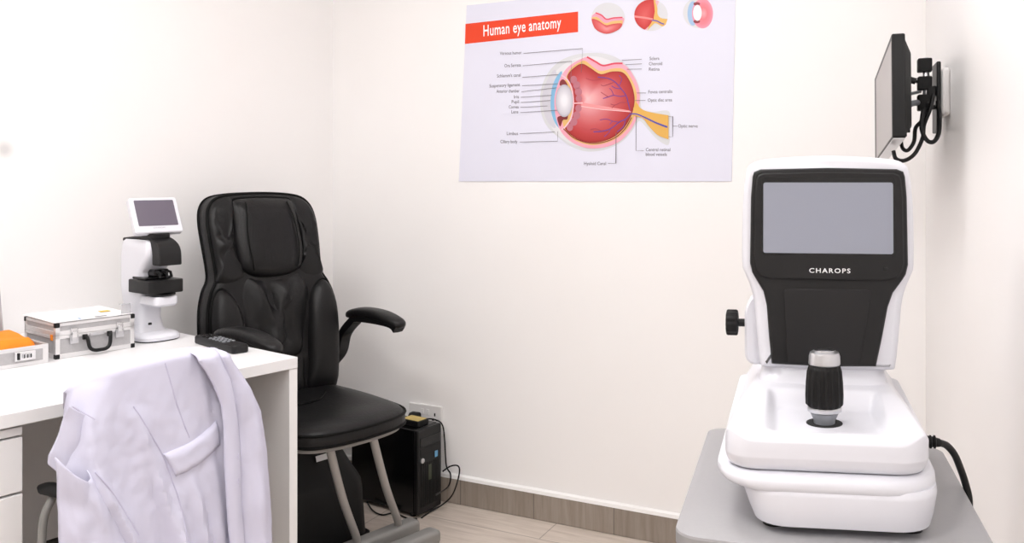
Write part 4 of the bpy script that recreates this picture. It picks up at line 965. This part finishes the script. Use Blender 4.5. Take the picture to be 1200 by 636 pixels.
def fold(x, y, amp, freq, ph): return amp*math.sin(x*freq+ph+1.5*noise.noise(Vector((x*.03, y*.012, ph))))
def cloth(name, parent, ltab, rtab, top, bot, off, nfun, cols=28, rows=40, mm='coat', roll=.0, edge=.0, wav=None, th=.0022, taper=False):
    """sheet hung between two side outlines given by photo rows; off/nfun push it out from the chair's back towards the viewer"""
    m = MB(); rr = []
    for i in range(rows+1):
        b = i/rows; ring = []
        for j in range(cols+1):
            a_ = j/cols
            t0 = interp(top, a_); b0 = interp(bot, a_)
            py = t0+(b0-t0)*b
            px = interp(ltab, py)*(1-a_)+interp(rtab, py)*a_
            h = off+nfun(a_, b, px, py)
            if edge: h -= edge*(max(0, 1-a_*7)**2+max(0, 1-(1-a_)*7)**2)
            p = DP(px, py, YC); ring.append(Vector((p.x, YC-h, p.z)))
        rr.append(ring)
    if roll:                                          # the cloth turns over the chair's top rail and down behind it
        back = []
        for k in range(1, 9):
            ang = k/8*PI
            tp = lambda j: roll*(.25+.75*min(1, j/cols*9)) if taper else roll
            back.append([q+Vector((0, tp(j)*(1-math.cos(ang)), tp(j)*.4*math.sin(ang)-(0 if k < 8 else .03))) for j, q in enumerate(rr[0])])
        rr = back[::-1]+rr
    n = cols+1; vs = [p for r in rr for p in r]; fs = []
    for i in range(len(rr)-1):
        for j in range(cols): k = i*n+j; fs.append((k, k+1, k+n+1, k+n))
    m.add(vs, fs)
    return m.build(name, mm, parent, smooth=True, solid=th)
tc_ = bpy.data.objects.new('lab_coat', None); COL.objects.link(tc_); tc_.matrix_world = MD @ Matrix.Identity(4); tc_.location = P; tc_.rotation_euler = (0,0,RZD)
WM['lab_coat'] = MD.copy(); tag(tc_, 'pale lavender lab coat hung over a chair in front of the desk', 'coat')
BOT = 700
def nbody(a_, b, px, py):
    y = py
    h = .010+.03*b
    g = lambda x0, y0, x1, y1, w, amp: amp*math.exp(-(((px-(x0+(x1-x0)*((y-y0)/(y1-y0))))/w)**2))*min(1, max(0, (y-y0)/40))
    h += g(97, 445, 100, 560, 11, .010)+g(150, 470, 192, 610, 7, .013)+g(196, 560, 206, 690, 6, .012)+g(215, 545, 232, 650, 8, .014)+g(102, 545, 150, 640, 8, .014)-g(165, 500, 180, 640, 7, .007)-g(222, 545, 243, 650, 5, .008)+g(122, 470, 112, 560, 10, .006)+g(238, 430, 246, 500, 5, -.006)
    h += g(120, 560, 120, 700, 14, .006)
    h += .006*noise.noise(Vector((px*.045, py*.02, 0)))*min(1, b*5)+.0026*noise.noise(Vector((px*.11+py*.05, py*.06-px*.03, 5)))*min(1, b*6)+.0012*noise.noise(Vector((px*.3, py*.12, 8)))*min(1, b*6)
    h -= .03*max(0, 1-a_*6)**2*max(0, 1-b*2.2)
    return h
cloth('back_panel', tc_, [(430, 106), (447, 99), (456, 92), (470, 87), (500, 80), (520, 75), (545, 70), (570, 68), (636, 68), (700, 70)], [(415, 262), (450, 284), (480, 296), (520, 303), (580, 306), (636, 308), (700, 310)],
      [(0, 466), (.025, 455), (.06, 447), (.11, 441), (.18, 437), (.3, 431), (.6, 420), (.8, 415.5), (1, 417)], [(0, BOT), (1, BOT)], .004, nbody, 60, 80, roll=.032, edge=.022, taper=True)
# left sleeve: hangs from the shoulder, open pocket-like fold
def nsl(a_, b, px, py):
    return .028*math.sin(a_*PI)**.7+.012*b+.008*noise.noise(Vector((px*.06, py*.03, 9)))+.003*noise.noise(Vector((px*.15, py*.07, 19)))
sl = cloth('sleeve', tc_, [(520, 62), (530, 57), (545, 57.5), (580, 60), (636, 60), (700, 62)], [(520, 75), (545, 92), (560, 104), (600, 128), (636, 146), (700, 170)],
      [(0, 532), (.25, 544), (.5, 553), (.68, 558), (.85, 555), (1, 546)], [(0, BOT), (1, BOT)], .026, nsl, 26, 40)
def nsl2(a_, b, px, py): return (.010*math.sin(a_*PI)-.02*(1-a_)*b-.007)*min(1, .15+b*4)+.003*noise.noise(Vector((px*.1, py*.04, 4)))
cloth('shoulder', tc_, [(470, 80), (480, 76), (510, 69), (535, 60), (565, 60)], [(445, 97), (470, 99), (500, 99.5), (530, 101), (565, 103)],
      [(0, 474), (.5, 480), (1, 487)], [(0, 545), (.5, 566), (1, 556)], .013, nsl2, 16, 36)
# right front: placket band and hanging sleeve beyond it
def npl(a_, b, px, py): return .010*math.sin(a_*PI)**.6+.010*b+.0025*noise.noise(Vector((px*.08, py*.03, 14)))
cloth('placket', tc_, [(415, 216), (428, 226), (445, 236), (470, 246), (495, 248.5), (540, 249), (600, 252), (636, 255), (700, 258)], [(415, 245), (440, 257), (470, 263), (520, 268), (580, 268), (636, 272), (700, 276)],
      [(0, 420), (.5, 417.5), (1, 415.5)], [(0, BOT), (1, BOT)], .040, npl, 14, 60, roll=.034)
def nfr(a_, b, px, py):
    return .016*math.sin(a_*PI)**.8+.012*b+.008*math.exp(-((px-(284+6*b))/7)**2)*b*2+.006*math.exp(-((px-(297+4*b))/4)**2)*b-.02*a_**5+.006*noise.noise(Vector((px*.07, py*.025, 22)))+.002*noise.noise(Vector((px*.2, py*.09, 25)))
cloth('front_panel', tc_, [(415, 243), (440, 255), (470, 261), (520, 266), (580, 267), (636, 270), (700, 274)], [(415, 262), (430, 272), (450, 285), (480, 299), (520, 305), (560, 308), (600, 310), (636, 311), (700, 312)],
      [(0, 415.5), (.5, 415.5), (1, 419)], [(0, BOT), (1, BOT)], .034, nfr, 22, 60, roll=.03)
# half belt
def nbelt(a_, b, px, py): return .020+.006*math.sin(a_*PI)+.0015*math.sin(b*PI)
m = MB(); NB = 22; KB = 8; rows_ = [[], []]
def bpt(x, y, extra):
    b = (y-428)/(700-428); p = DP(x, y, YC); return Vector((p.x, YC-(.004+nbody(.5, max(0, b), x, y)+extra), p.z))
ring_f = []; 
top_ = cm([(184, 529), (205, 520), (228, 507), (247, 491)], 7, False); bot_ = cm([(197, 554), (216, 545), (236, 532), (251, 519)], 7, False)
lay = []
for (p, q), a_ in zip(zip(top_, bot_), [i/(len(top_)-1) for i in range(len(top_))]):
    e = 1 if 0 < a_ < 1 else .3
    cols_ = []
    for k in range(KB+1):
        v = k/KB; x = p[0]+(q[0]-p[0])*v; y = p[1]+(q[1]-p[1])*v
        cols_.append(bpt(x, y, .004+.0075*(1-(2*v-1)**6)*e))
    cols_ += [bpt(q[0], q[1], -.002), bpt(p[0], p[1], -.002)]
    lay.append(cols_)
m.loft(lay); hbelt = m.build('half_belt', 'coat', tc_, angle=60)
# seams as fine raised ribs
def onbody(px, py, extra=.0016):
    b = (py-428)/(BOT-428); p = DP(px, py, YC); return Vector((p.x, YC-(.004+nbody(.5, b, px, py)+extra), p.z))
for pts in ([(76, 473), (87, 479), (99, 487)], [(189, 424), (198, 460), (207, 490), (214, 510)], [(150, 474), (165, 500), (183, 530), (198, 580), (205, 636)], [(100, 548), (125, 580), (150, 620)]):
    m = MB(); m.tube([onbody(*p, .0016 if pts[0][0] > 80 else .013) for p in cm(pts, 8, False)], .0014, 6); m.build('seam', 'coatseam', tc_)
for y in (528, 556):
    p = DP(259, y, YC); m = MB(); m.tube([Vector((p.x-.001, YC-.066, p.z-.006)), Vector((p.x+.001, YC-.066, p.z+.006))], .0012, 6); m.build('buttonhole', 'coatseam', tc_)

# ------------------------------------------------------------------ camera and view
cam = bpy.data.cameras.new('camera'); co = bpy.data.objects.new('camera', cam); COL.objects.link(co)
co.location = (0, 0, H); co.rotation_euler = (PI/2, 0, 0)
cam.sensor_fit = 'HORIZONTAL'; cam.sensor_width = 36; cam.lens = 36*F/1200
cam.shift_y = -(318-HZ)/1200; cam.clip_start = .02
S.camera = co
w = bpy.data.worlds.new('world'); S.world = w; w.use_nodes = True
w.node_tree.nodes['Background'].inputs['Color'].default_value = (.9, .92, 1, 1); w.node_tree.nodes['Background'].inputs['Strength'].default_value = .3
S.view_settings.view_transform = 'Standard'; S.view_settings.look = 'None'; S.view_settings.gamma = 1; S.view_settings.use_curve_mapping = False
S.view_settings.exposure = 0.0
